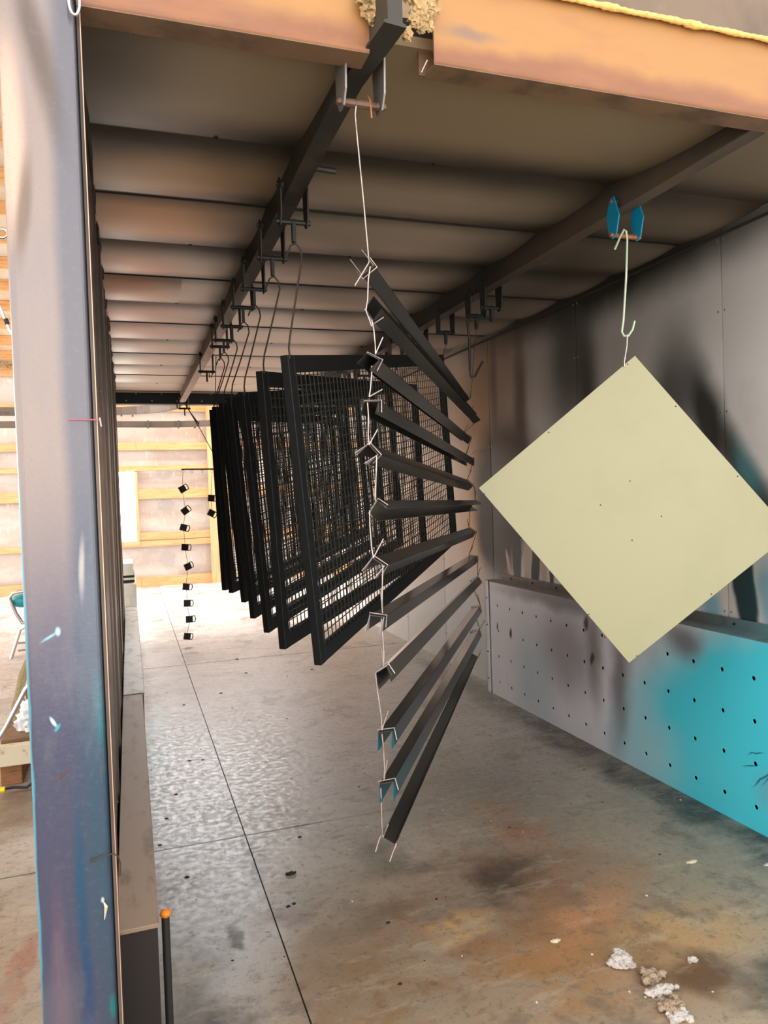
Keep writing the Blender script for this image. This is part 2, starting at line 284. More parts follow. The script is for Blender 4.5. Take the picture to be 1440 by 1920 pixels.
# ------------------------------------------------------------------ mesh helpers
class MB:
    def __init__(s): s.v = []; s.f = []; s.mi = []
    def add(s, vs, fs, mi=0):
        o = len(s.v); s.v += [tuple(v) for v in vs]; s.f += [tuple(i+o for i in f) for f in fs]; s.mi += [mi]*len(fs)
    def box(s, x0, x1, y0, y1, z0, z1, mi=0):
        vs = [(x0,y0,z0),(x1,y0,z0),(x1,y1,z0),(x0,y1,z0),(x0,y0,z1),(x1,y0,z1),(x1,y1,z1),(x0,y1,z1)]
        s.add(vs, [(0,3,2,1),(4,5,6,7),(0,1,5,4),(1,2,6,5),(2,3,7,6),(3,0,4,7)], mi)
    def obox(s, c, ax, ay, az, hx, hy, hz, mi=0):
        vs = []
        for k in (-1,1):
            for i, j in ((-1,-1),(1,-1),(1,1),(-1,1)):
                vs.append(Vector(c)+ax*hx*i+ay*hy*j+az*hz*k)
        s.add(vs, [(0,3,2,1),(4,5,6,7),(0,1,5,4),(1,2,6,5),(2,3,7,6),(3,0,4,7)], mi)
    def prism(s, pts, vec, mi=0, cap=True):
        n = len(pts); vec = Vector(vec)
        vs = [Vector(p) for p in pts] + [Vector(p)+vec for p in pts]
        fs = [(i, (i+1) % n, n+(i+1) % n, n+i) for i in range(n)]
        if cap: fs += [tuple(range(n-1,-1,-1)), tuple(range(n, 2*n))]
        s.add(vs, fs, mi)
    def tube(s, pts, r, n=6, mi=0):
        pts = [Vector(p) for p in pts]; vs = []; fs = []
        up = None
        for i, p in enumerate(pts):
            t = (pts[min(i+1,len(pts)-1)] - pts[max(i-1,0)]).normalized()
            if up is None:
                up = t.orthogonal().normalized()
            else:
                up = (up - t*up.dot(t)); up = up.normalized() if up.length > 1e-6 else t.orthogonal().normalized()
            b = t.cross(up)
            rr = r[i] if isinstance(r, (list, tuple)) else r
            for k in range(n):
                a = 2*PI*k/n; vs.append(p + up*rr*math.cos(a) + b*rr*math.sin(a))
        for i in range(len(pts)-1):
            for k in range(n):
                fs.append((i*n+k, i*n+(k+1) % n, (i+1)*n+(k+1) % n, (i+1)*n+k))
        fs.append(tuple(range(n-1,-1,-1))); fs.append(tuple(range((len(pts)-1)*n, len(pts)*n)))
        s.add(vs, fs, mi)
    def build(s, name, m, parent=None, smooth=False, bevel=0, seg=2, loc=None):
        me = bpy.data.meshes.new(name); 
        L0 = Vector(loc) if loc is not None else Vector((0,0,0))
        me.from_pydata([tuple(Vector(v)-L0) for v in s.v], [], s.f)
        ms = m if isinstance(m, (list, tuple)) else [m]
        for q in ms: me.materials.append(q)
        if len(ms) > 1: me.polygons.foreach_set('material_index', s.mi)
        bm = bmesh.new(); bm.from_mesh(me); bmesh.ops.recalc_face_normals(bm, faces=bm.faces)
        bm.to_mesh(me); bm.free()
        if smooth:
            me.polygons.foreach_set('use_smooth', [True]*len(me.polygons))
        o = bpy.data.objects.new(name, me); COL.objects.link(o); o.location = L0
        if bevel:
            b = o.modifiers.new('bevel', 'BEVEL'); b.width = bevel; b.segments = seg; b.limit_method = 'ANGLE'
        if smooth and not bevel and len(s.v) < 4000:
            try:
                me.set_sharp_from_angle(angle=math.radians(50))
            except Exception: pass
        if parent is not None: o.parent = parent; o.location = L0 - world_loc(parent)
        return o
def world_loc(o):
    l = Vector(o.location)
    while o.parent: o = o.parent; l += Vector(o.location)
    return l
def tag(o, label=None, cat=None, group=None, kind=None):
    if label: o['label'] = label
    if cat: o['category'] = cat
    if group: o['group'] = group
    if kind: o['kind'] = kind
    return o
def empty(name, loc, label=None, cat=None, group=None, kind=None):
    o = bpy.data.objects.new(name, None); o.location = loc; o.empty_display_size = .05; COL.objects.link(o)
    return tag(o, label, cat, group, kind)
def copy_tree(o, parent=None):
    c = o.copy(); COL.objects.link(c)
    if parent: c.parent = parent
    for ch in o.children: copy_tree(ch, c)
    return c
def share(o, parent, loc, name=None):
    c = o.copy(); COL.objects.link(c); c.parent = parent; c.location = loc; return c
def lump(mb, c, r, seed=0, sub=3, amp=.35, sq=(1,1,1), fr=2.2):
    bm = bmesh.new(); bmesh.ops.create_icosphere(bm, subdivisions=sub, radius=1)
    vs = []
    for v in bm.verts:
        n = noise.fractal(v.co*fr + Vector((seed*7.3, seed*1.7, seed)), .9, 2.1, 4)
        p = v.co*(1+amp*n*1.6)
        vs.append(Vector(c)+Vector((p.x*r*sq[0], p.y*r*sq[1], p.z*r*sq[2])))
    mb.add(vs, [tuple(v.index for v in f.verts) for f in bm.faces]); bm.free()

# ------------------------------------------------------------------ the setting
XL, XR, YF, YB, ZC = -.085, 2.6, 1.86, 8.4, 2.67
XP, ZP = 2.485, .823
# floor: sub base and sawn slabs
fl = empty('floor', (0, 4, 0), 'stained grey concrete slab floor with sawn joints', 'floor', kind='structure')
mb = MB(); mb.box(-9, 9, -2.6, 15, -.2, -.012); mb.build('joint_bed', M['joint'], fl)
xs = [-9, -3.2, .432, 4.1, 9]; ys = [-2.6, -.4, 3.33, 7.0, 10.7, 15]
g = .0045
for i in range(len(xs)-1):
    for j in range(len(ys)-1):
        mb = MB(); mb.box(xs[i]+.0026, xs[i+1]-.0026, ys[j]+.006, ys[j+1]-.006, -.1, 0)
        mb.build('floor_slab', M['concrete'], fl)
# right wall
wr = empty('wall_right', (XR, 5, 0), 'grey steel panel wall of the booth stained with black overspray', 'wall', kind='structure')
def sheet_panel(x, y0, y1, z0, z1, bulge, parent, name, m, sgn=-1, n=10):
    vs = []; fs = []
    for j in range(n+1):
        for k in range(n+1):
            u, v = j/n, k/n
            b = bulge*math.sin(PI*u)*math.sin(PI*v)**.5 if 0 < v < 1 else 0
            vs.append((x+sgn*b, y0+(y1-y0)*u, z0+(z1-z0)*v))
    for j in range(n):
        for k in range(n):
            a = j*(n+1)+k; fs.append((a, a+1, a+n+2, a+n+1))
    m2 = MB(); m2.add(vs, fs)
    # returned edges so the sheet has thickness
    m2.box(x+.001, x+.03, y0, y0+.004, z0, z1); m2.box(x+.001, x+.03, y1-.004, y1, z0, z1)
    return m2.build(name, m, parent, smooth=True)
seam = [.2, 1.48, 2.755, 3.93, 5.10, 6.05, 7.0, 8.4]
for a, b in zip(seam[:-1], seam[1:]):
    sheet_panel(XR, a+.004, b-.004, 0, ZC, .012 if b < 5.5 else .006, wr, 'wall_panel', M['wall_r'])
mb = MB(); mb.box(XR+.02, XR+.1, .2, YB, 0, ZC+.05); mb.build('wall_core', M['dark'], wr)
for y in seam[1:-1]:
    for z in (.25, .9, 1.35, 1.82, 2.28, 2.6):
        for d in (-.02, .02):
            mb = MB(); mb.tube([(XR-.004, y+d, z), (XR+.01, y+d, z)], .005, 6); mb.build('screw', M['screw'], wr)
# pinkish corner angle along the top
mb = MB(); mb.box(XR-.03, XR, .2, YB, ZC-.052, ZC-.05); mb.build('corner_angle', M['seal'], wr)
# low perforated duct along the right wall
pd = empty('perforated_plenum', (XP, 3, 0), 'low perforated sheet-steel air duct along the right wall, grey with turquoise overspray', 'duct')
dy, zrow = .18, [.105, .2925, .475, .66]
NY = 22; y_far = 4.84
vs = []; fs = []; r = .0105
zb = [0, .199, .384, .5675, .7525]
def ring(cy, cz, rr, n=16): return [(XP, cy+rr*math.cos(2*PI*k/n+PI/4), cz+rr*math.sin(2*PI*k/n+PI/4)) for k in range(n)]
pm = MB()
for i in range(NY):
    cy = y_far - i*dy; y0, y1 = cy-dy/2, cy+dy/2
    for q, cz in enumerate(zrow):
        z0, z1 = zb[q], zb[q+1]
        inner = ring(cy, cz, r)
        corners = [(y1,z1),(y0,z1),(y0,z0),(y1,z0)]
        outer = []
        for k in range(16):
            s_, t = divmod(k, 4); a = corners[s_]; b = corners[(s_+1) % 4]
            outer.append((XP, a[0]+(b[0]-a[0])*t/4, a[1]+(b[1]-a[1])*t/4))
        back = [(XP+.004, p[1], p[2]) for p in inner]
        pm.add(inner+outer+back, [(k, (k+1) % 16, 16+(k+1) % 16, 16+k) for k in range(16)] + [(k, 32+k, 32+(k+1) % 16, (k+1) % 16) for k in range(16)])
    pm.add([(XP,y0,.7525),(XP,y1,.7525),(XP,y1,ZP),(XP,y0,ZP)], [(0,1,2,3)])
ye = y_far+dy/2
pm.add([(XP,ye,0),(XP+.004,ye+.04,0),(XP+.004,ye+.04,ZP),(XP,ye,ZP)], [(0,1,2,3)])
pm.build('perforated_face', M['perf'], pd)
y00 = y_far-(NY-1)*dy-dy/2
mb = MB(); mb.box(XP, XR-.012, y00, ye+.1, ZP, ZP+.006); mb.build('top_sheet', M['lip'], pd)
mb = MB(); mb.box(XR-.018, XR-.012, y00, ye+.02, ZP, ZP+.055); mb.build('wall_flange', M['lip'], pd)
mb = MB(); mb.box(XP-.004, XP, ye+.045, ye+.095, 0, ZP+.004); mb.box(XP-.004, XR-.012, ye+.091, ye+.095, 0, ZP); mb.build('end_flange', M['perf'], pd)
mb = MB(); mb.box(XP+.05, XP+.06, y00, ye+.08, .0, ZP); mb.build('dark_backing', M['hole'], pd)  # black sheet stands in for the darkness inside the duct
for z in (.1,.3,.5,.7):
    mb = MB(); mb.tube([(XP-.008, ye+.07, z), (XP, ye+.07, z)], .006, 6); mb.build('screw', M['screw_d'], pd)
for k in range(9):
    mb = MB(); y = 4.8-k*.3; mb.tube([(XR-.026, y, ZP+.03), (XR-.018, y, ZP+.03)], .006, 6); mb.build('screw', M['screw_d'], pd)
# ceiling
ce = empty('ceiling', (1.2, 5, ZC), 'sooty sheet steel ceiling panels of the booth, light and shade painted in', 'ceiling', kind='structure')
h = .535
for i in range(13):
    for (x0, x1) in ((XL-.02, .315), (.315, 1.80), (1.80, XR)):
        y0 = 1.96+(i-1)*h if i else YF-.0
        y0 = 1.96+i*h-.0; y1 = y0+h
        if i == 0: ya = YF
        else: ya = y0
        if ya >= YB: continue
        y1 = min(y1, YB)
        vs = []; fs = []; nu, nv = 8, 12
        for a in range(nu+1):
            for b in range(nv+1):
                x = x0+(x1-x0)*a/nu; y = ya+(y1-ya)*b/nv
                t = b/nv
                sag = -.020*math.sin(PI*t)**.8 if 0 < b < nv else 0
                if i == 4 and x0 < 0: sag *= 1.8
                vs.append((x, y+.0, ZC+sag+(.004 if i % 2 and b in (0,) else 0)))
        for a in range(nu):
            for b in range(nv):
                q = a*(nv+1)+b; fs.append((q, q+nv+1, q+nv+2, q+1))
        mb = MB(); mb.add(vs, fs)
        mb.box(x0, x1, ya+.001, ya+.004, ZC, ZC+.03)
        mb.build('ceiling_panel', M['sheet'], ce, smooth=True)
    if 0 < i:
        for x in (.315, 1.08, 1.80):
            mb = MB(); y = 1.96+i*h; mb.tube([(x, y, ZC-.006), (x, y, ZC+.01)], .007, 6); mb.build('screw', M['screw_d'], ce)
        if i % 2 == 0:
            mb = MB(); mb.box(XL, XR, 1.96+i*h-.004, 1.96+i*h+.001, ZC-.007, ZC+.01); mb.build('joint_strip', M['screw_d'], ce)
mb = MB(); mb.box(XL-.05, XR+.05, 1.9, YB, ZC+.03, ZC+.1); mb.build('ceiling_core', M['dark'], ce)
# left wall: sheets with stepped standing seams
wl = empty('wall_left', (XL, 5, 0), 'dark grey sheet steel wall with standing seams beside the column', 'wall', kind='structure')
ls = [1.90, 2.45, 3.0, 3.6, 4.3, 5.0, 5.8, 6.6, 7.5, 8.4]
for k, (a, b) in enumerate(zip(ls[:-1], ls[1:])):
    xo = XL + (.004 if k % 2 else 0)
    mb = MB(); mb.box(xo-.03, xo, a, b, 0, ZC+.02); mb.build('wall_panel', M['lwall'], wl)
    if k:
        mb = MB(); mb.box(XL, XL+.010, a-.006, a+.02, 0, ZC); mb.build('seam_rib', M['lwall'], wl)
for k in range(46):
    z = .3+k*.05
    if k % 5 == 2:
        mb = MB(); y = random.choice((2.0, 2.3, 2.9, 3.4)); mb.tube([(XL-.002, y, z), (XL+.006, y, z)], .0035, 6); mb.build('screw', M['screw'], wl)
mb = MB(); mb.tube([(XL+.006+random.uniform(-.003,.004), y_, ZC-.012+random.uniform(-.005,.005)) for y_ in [1.95+.12*i for i in range(53)]], [random.uniform(.006,.013) for _ in range(53)], 6)
mb.build('corner_seal', M['seal'], wl)
mb = MB(); mb.box(-.067, -.060, 1.805, 1.9, 0, 2.62); mb.build('edge_trim', M['lwall'], wl)
mb = MB(); mb.box(-.0605, -.0585, 1.803, 1.806, 0, 2.62); mb.build('trim_edge', M['trimwire'], wl)
# column
cl = empty('steel_column', (-.145, 1.85, 0), 'square steel column in front left, grey above and blue-purple with overspray below', 'column')
mb = MB(); mb.box(-.228, -.068, 1.80, 1.94, 0, 3.3); mb.build('column_tube', M['col'], cl, bevel=.017, seg=5)
mb = MB(); mb.box(-.25, -.05, 1.79, 1.96, 0, .012); mb.build('base_plate', M['rail'], cl)
# front header beam
bm_ = empty('header_beam', (1, 1.84, 2.6), 'tan steel header beam with warm light in its colour across the booth opening, cut out for the rail', 'beam')
def beam_seg(x0, x1, nm='beam_web'):
    mb = MB(); mb.box(x0, x1, 1.80, 1.806, 2.615, 3.3)
    mb.build(nm, M['beam'], bm_)
    mb = MB(); mb.box(x0, x1, 1.803, 1.875, 2.60, 2.606); mb.build('bottom_flange', M['beam_under'], bm_)
    # rounded lower corner
    pts = [(x0, 1.80, 2.616), (x0, 1.8005, 2.609), (x0, 1.803, 2.603), (x0, 1.808, 2.60), (x0, 1.812, 2.604), (x0, 1.806, 2.616)]
    mb = MB(); mb.prism(pts, (x1-x0, 0, 0)); mb.build('beam_corner', M['beam'], bm_, smooth=True)
beam_seg(-.066, .615); beam_seg(.79, 3.6)
mb = MB(); mb.box(.615, .79, 1.80, 1.806, 2.83, 3.3); mb.build('beam_web', M['beam'], bm_)
mb = MB(); mb.box(-.06, 3.6, 1.872, 1.878, 2.6, 2.68); mb2 = mb
mb = MB(); mb.box(-.06, .615, 1.87, 1.876, 2.606, 2.67); mb.build('back_flange', M['beam_under'], bm_)
mb = MB(); mb.box(.775, 3.6, 1.87, 1.876, 2.606, 2.67); mb.build('back_flange', M['beam_under'], bm_)
mb = MB(); mb.box(.83, 3.6, 1.785, 1.80, 2.832, 3.3); f_ = mb.build('fascia_sheet', M['fascia'], bm_)
# foam bead along the top joint
pts = []; rr = []
for i in range(150):
    t = i/149; x = .79+t*1.9
    a = .007+.003*noise.noise(Vector((x*14,0,0)))+.004*max(0, noise.noise(Vector((x*5,3,0))))
    if abs(x-1.32) < .03: a += .004
    if abs(x-1.6) < .03: a += .004
    pts.append((x, 1.785, 2.826+.004*noise.noise(Vector((x*9,5,0)))+.0015*(i % 2))); rr.append(a)
mb = MB(); mb.tube(pts, rr, 8)
tag(mb.build('foam_bead', M['foam'], smooth=True), 'yellow sprayed foam bead along the top edge of the tan beam', 'foam')
# loose rock wool at the notch
mb = MB()
for k, (px, py, rr_) in enumerate([(700,10,.030),(715,35,.022),(690,-10,.03),(728,2,.018),(712,55,.014),(703,30,.02)]):
    lump(mb, at(px, py, y=1.775), rr_, k+1, 3, .5, (1,.5,1.1), 3)
tag(mb.build('wool_clump', M['wool'], smooth=True), 'tan rock wool clump stuffed left of the rail in the beam notch', 'insulation', 'rock wool at the beam notch')
mb = MB()
for k, (px, py, rr_) in enumerate([(785,10,.022),(800,30,.020),(778,35,.018),(762,63,.015),(790,48,.016),(812,12,.018),(805,48,.012),(770,-8,.02)]):
    lump(mb, at(px, py, y=1.775), rr_, k+11, 3, .5, (1,.5,1.1), 3)
tag(mb.build('wool_clump', M['wool'], smooth=True), 'crumbling rock wool clump right of the rail in the beam notch', 'insulation', 'rock wool at the beam notch')
# nail / sliver hanging at notch corner
mb = MB(); mb.tube([at(801,113,y=1.80), at(790,136,y=1.80)], .0016, 6)
tag(mb.build('steel_sliver', M['screw']), 'thin bright steel sliver bent off the right notch corner', 'metal scrap')
# shackle at the top of the column
mb = MB(); c = at(139, 2, y=1.785); pts = [c+Vector((.011*math.cos(a), 0, .03*math.sin(a))) for a in [2*PI*k/20 for k in range(21)]]
mb.tube(pts, .0035, 8); tag(mb.build('chain_link', M['chrome'], smooth=True), 'oval steel chain link hanging at the top of the column', 'chain link')
# far header beam
fb = tag(empty('far_header_beam', (1.2, 8.43, 2.54), 'dark teal header beam across the far booth opening', 'beam'))
mb = MB(); mb.box(-.12, 2.7, 8.4, 8.46, 2.54, 2.685); mb.build('beam_web', M['farbeam'], fb)
mb = MB(); mb.box(-.12, 2.7, 8.4, 8.52, 2.533, 2.54); mb.build('bottom_flange', M['farbeam'], fb)
for k in range(9):
    for z in (2.565, 2.64):
        x = .02+k*.26+(.1 if z > 2.6 else 0); mb = MB(); mb.tube([(x,8.392,z),(x,8.4,z)], .007, 6); mb.build('screw', M['screw'], fb)
# shed far wall
YW = 13.72
wb = empty('wall_back', (0, YW, 0), 'pole barn wall of white plastic vapour barrier and pine girts', 'wall', kind='structure')
WX0, WX1, WZ0, WZ1 = -.20, .115, .80, 2.01
mb = MB()
n1, n2 = 90, 30
def barrier(x0, x1, z0, z1):
    nx = max(2, int((x1-x0)*8)); nz = max(2, int((z1-z0)*8)); vs = []; fs = []
    for i in range(nx+1):
        for j in range(nz+1):
            x = x0+(x1-x0)*i/nx; z = z0+(z1-z0)*j/nz
            d = .03*noise.noise(Vector((x*2.1, 0, z*3.7)))+.018*noise.noise(Vector((x*7+z*4, 2, z*7)))
            vs.append((x, YW+.06+d, z))
    for i in range(nx):
        for j in range(nz):
            a = i*(nz+1)+j; fs.append((a, a+nz+1, a+nz+2, a+1))
    m2 = MB(); m2.add(vs, fs); return m2.build('vapour_barrier', M['barrier'], wb, smooth=True)
barrier(-9, WX0, 0, 4.6); barrier(WX1, 9, 0, 4.6); barrier(WX0, WX1, 0, WZ0); barrier(WX0, WX1, WZ1, 4.6)
def girt(x0, x1, z0, z1, y=YW, d=.045):
    m2 = MB(); m2.box(x0, x1, y-d, y, z0, z1); return m2.build('girt', M['wood'], wb, bevel=.003, seg=1)
for z0, z1 in ((0,.17),(.70,.80),(1.53,1.70),(2.38,2.51),(3.05,3.18),(3.62,3.76)):
    for x0, x1 in ((-9,-4.6),(-4.6,-.24),(.16,4.4),(4.4,9)):
        if z0 in (0, .70, 2.38, 3.05, 3.62):
            if x0 == -4.6: x1 = .16
        girt(x0+.002, x1-.002, z0, z1)
girt(.16, 4.4, .815, .945); girt(-.24, 1.36, 2.02, 2.11)
girt(-4.6, -.24, 2.02, 2.11)
def post(x0, x1, y=YW-.12, z1=4.5):
    m2 = MB(); m2.box(x0, x1, y, y+.09, 0, z1); return m2.build('post', M['wood_v'], wb, bevel=.004, seg=1)
post(1.36, 1.50); post(1.53, 1.60, YW-.02); post(-2.6, -2.46); post(4.4, 4.54); post(-4.7,-4.56)
w1 = empty('window_1', (0, YW, 1.4), 'tall bright window in the far plastic covered wall', 'window', kind='structure')
for a in ((WX0-.04, WX0, WZ0-.0, WZ1+.01), (WX1, WX1+.045, WZ0, WZ1+.01), (WX0-.04, WX1+.045, WZ1, WZ1+.045), (WX0-.04, WX1+.045, WZ0-.07, WZ0)):
    m2 = MB(); m2.box(a[0], a[1], YW-.06, YW+.05, a[2], a[3]); m2.build('window_frame', M['wood_v'], w1)
m2 = MB(); m2.box(WX0, WX1, YW+.1, YW+.104, WZ0, WZ1); m2.build('pane', M['glass'], w1)
# shed roof: pine purlins under a pale liner
rf = empty('shed_roof', (0, 9, 4.5), 'pine purlins and pale liner of the shed roof left of the column', 'roof', kind='structure')
def rz(y): return 3.75+(13.7-y)*.19
m2 = MB(); m2.add([(-9,13.9,rz(13.9)+.14),(9,13.9,rz(13.9)+.14),(9,3.4,rz(3.4)+.14),(-9,3.4,rz(3.4)+.14),(-9,13.9,rz(13.9)+.2),(9,13.9,rz(13.9)+.2),(9,3.4,rz(3.4)+.2),(-9,3.4,rz(3.4)+.2)],
    [(0,3,2,1),(4,5,6,7),(0,1,5,4),(1,2,6,5),(2,3,7,6),(3,0,4,7)]); m2.build('roof_liner', M['rooffilm'], rf)
for k in range(17):
    y = 13.3-k*.61; m2 = MB(); m2.box(-9, 9, y-.02, y+.02, rz(y), rz(y)+.14); m2.build('purlin', M['roofwood'], rf)
for x in (-2.5, -.05, 2.6):
    m2 = MB(); pts = [(x, 13.5, rz(13.5)-.2), (x, 3.5, rz(3.5)-.2), (x, 3.5, rz(3.5)-.0), (x, 13.5, rz(13.5)-.0)]
    m2.prism(pts, (.045, 0, 0)); m2.build('rafter', M['roofwood'], rf)
for k in range(4):
    m2 = MB(); y = 12-k*2.2; m2.tube([(-.03, y, rz(y)-.15), (-.03, y-1.5, rz(y-1.5)-.9)], .04, 4); m2.build('web_brace', M['roofwood'], rf)
m2 = MB(); m2.box(-2.6, -.3, 4.6, 4.7, 2.95, 3.0)

# ------------------------------------------------------------------ rails
def ibeam_path(mb, pts, w=.060, hgt=.118):
    """I section swept along pts (bottom centre line)"""
    prof = [(-w/2,0),(w/2,0),(w/2,.007),(w/2-.010,.010),(w/2-.010,hgt),(-w/2+.010,hgt),(-w/2+.010,.010),(-w/2,.007)]
    n = len(prof); vs = []; fs = []; pts = [Vector(p) for p in pts]
    for i, p in enumerate(pts):
        t = (pts[min(i+1,len(pts)-1)]-pts[max(i-1,0)]); t.z = 0; t.normalize(); s_ = Vector((t.y, -t.x, 0))
        for a, b in prof: vs.append(p + s_*a + Vector((0,0,b)))
    for i in range(len(pts)-1):
        for k in range(n): fs.append((i*n+k, i*n+(k+1) % n, (i+1)*n+(k+1) % n, (i+1)*n+k))
    fs.append(tuple(range(n))); fs.append(tuple(range((len(pts)-1)*n, len(pts)*n)))
    mb.add(vs, fs)
RZ = 2.55
RLX, RRX = .592, 1.838
lr = empty('left_conveyor_rail', (RLX, 5, RZ), 'overhead conveyor rail on the left that carries the mesh panels out of the booth', 'rail')
m2 = MB(); ibeam_path(m2, [(.648,1.70,RZ+.065),(.635,1.80,RZ+.06),(.613,1.95,RZ+.05),(.60,2.3,RZ+.025),(RLX,2.7,RZ),(RLX,8.55,RZ)]); m2.build('rail_beam', M['rail'], lr)
pts = [(RLX,8.55,RZ)]
for k in range(1, 9):
    a = k/8*PI/2; pts.append((RLX-1.0+math.cos(a)*1.0, 8.75+math.sin(a)*1.0, RZ))
pts += [(-.6,9.76,RZ),(-4,9.76,RZ)]
m2 = MB(); ibeam_path(m2, pts, .05, .1); m2.build('curved_track', M['track'], lr)
for x in (.08, -.05, -.25):
    m2 = MB(); m2.box(x, x+.02, 9.70, 9.82, RZ-.012, RZ+.1); m2.build('track_coupling', M['track'], lr)
for y in (8.48,):
    m2 = MB(); m2.box(RLX-.06, RLX-.045, y-.05, y+.05, RZ-.06, RZ+.12); m2.box(RLX+.045, RLX+.06, y-.05, y+.05, RZ-.06, RZ+.12); m2.build('splice_bracket', M['track'], lr)
m2 = MB(); m2.tube([(RLX+.02,2.52,RZ+.07),(RLX+.13,2.52,RZ+.065)], .011, 8); m2.build('stub_pipe', M['rail'], lr)
rr_ = empty('right_conveyor_rail', (RRX, 5, RZ), 'overhead conveyor rail on the right near the right wall', 'rail')
m2 = MB(); ibeam_path(m2, [(1.932,1.879,RZ+.052),(1.905,2.05,RZ+.038),(1.868,2.3,RZ+.016),(RRX,2.6,RZ),(RRX,10.0,RZ)], .062); m2.build('rail_beam', M['rail'], rr_)
pts = [(RRX,10.0,RZ)]
for k in range(1, 9):
    a = k/8*PI/2; pts.append((RRX-1.3+math.cos(a)*1.3, 10.0+math.sin(a)*1.3, RZ))
pts += [(-4,11.3,RZ)]
m2 = MB(); ibeam_path(m2, pts, .05, .09); m2.build('curved_track', M['track'], rr_)
for x in (.95, .72, .3):
    m2 = MB(); m2.box(x, x+.02, 11.24, 11.36, RZ-.012, RZ+.1); m2.build('track_coupling', M['track'], rr_)

# ------------------------------------------------------------------ trolleys
def trolley(loc, pm_, bolt, label, group=None, wide=.047, blue=False):
    t = empty('rail_trolley', loc, label, 'trolley', group)
    out = [(-.012,.095),(.012,.095),(.036,.05),(.030,-.035),(.014,-.066),(-.014,-.066),(-.030,-.035),(-.036,.05)]
    if blue: out = [(-.010,.092),(.012,.088),(.036,.03),(.022,-.05),(.002,-.064),(-.022,-.05),(-.04,.015)]
    for s_ in (-1, 1):
        m2 = MB(); x = s_*wide; m2.prism([(x, a, b) for a, b in out], (.005*s_, 0, 0)); m2.build('side_plate', pm_, None).parent = t
        m2 = MB(); m2.tube([(s_*(wide-.001), 0, .076), (s_*(wide-.012), 0, .076)], .015, 14); o = m2.build('wheel', M['hose']); o.parent = t
        m2 = MB(); m2.tube([(s_*(wide-.006), 0, .076), (s_*(wide+.012), 0, .076)], .006, 6); o = m2.build('wheel_bolt', bolt); o.parent = t
        m2 = MB(); m2.tube([(s_*(wide+.005), 0, -.05), (s_*(wide+.015), 0, -.05)], .0095, 6); o = m2.build('nut', bolt); o.parent = t
    m2 = MB(); m2.tube([(-wide-.018, 0, -.05), (wide+.018, 0, -.05)], .0055, 8); o = m2.build('axle_bolt', bolt); o.parent = t
    m2 = MB(); m2.tube([(-wide+.002, 0, -.05), (wide-.002, 0, -.05)], .0095, 8); o = m2.build('spacer_tube', bolt); o.parent = t
    return t
def link(t):
    m2 = MB(); m2.tube([(0,0,-.04),(0,0,-.05),(.0,0,-.115),(.004,0,-.125)], .006, 6); m2.obox((0,0,-.085), Vector((1,0,0)), Vector((0,1,0)), Vector((0,0,1)), .006, .012, .035)
    o = m2.build('drop_link', M['trol_b']); o.parent = t
TZ = 2.525
t0 = trolley((.622, 1.905, 2.578), M['trol_g'], M['rust_d'], 'nearest rail trolley with bare galvanised plates, behind the tan beam notch', None, .05)
t0.scale = (1, 1.35, 1.05)
m2 = MB(); m2.prism([(.0552,-.02,.02),(.0552,.0,.045),(.0552,.018,.0),(.0552,.0,-.03)], (.0006,0,0)); o = m2.build('paint_patch', M['trol_blue']); o.parent = t0
tb = trolley((RRX, 2.43, 2.50), M['trol_blue'], M['rust'], 'turquoise painted trolley on the right rail above the cream square', None, .052, blue=True)
PY = [2.60, 3.006, 3.47, 3.811, 4.241, 4.62, 4.816]
ordn = ['nearest', 'second nearest', 'third nearest', 'fourth nearest', 'fifth nearest', 'sixth nearest', 'farthest']
tl = trolley((RLX-.012, PY[0]-.02, 2.50), M['trol_b'], M['trol_b'], 'nearest dark trolley of the mesh panel row on the left rail', 'dark trolleys on the left rail', .044); link(tl)
first = tl
for i, y in enumerate(PY[1:], 1):
    c = copy_tree(first); c.location = (RLX-.012, y-.02, 2.50)
    c['label'] = '%s dark trolley of the mesh panel row on the left rail' % ordn[i]
c = copy_tree(first); c.location = (RLX, 5.75, 2.50); c['label'] = 'dark trolley with an empty wire hook, beyond the last mesh panel on the left rail'
c = copy_tree(first); c.location = (RLX, 8.1, 2.50); c['label'] = 'small trolley at the far end of the left rail holding the bar of small parts'

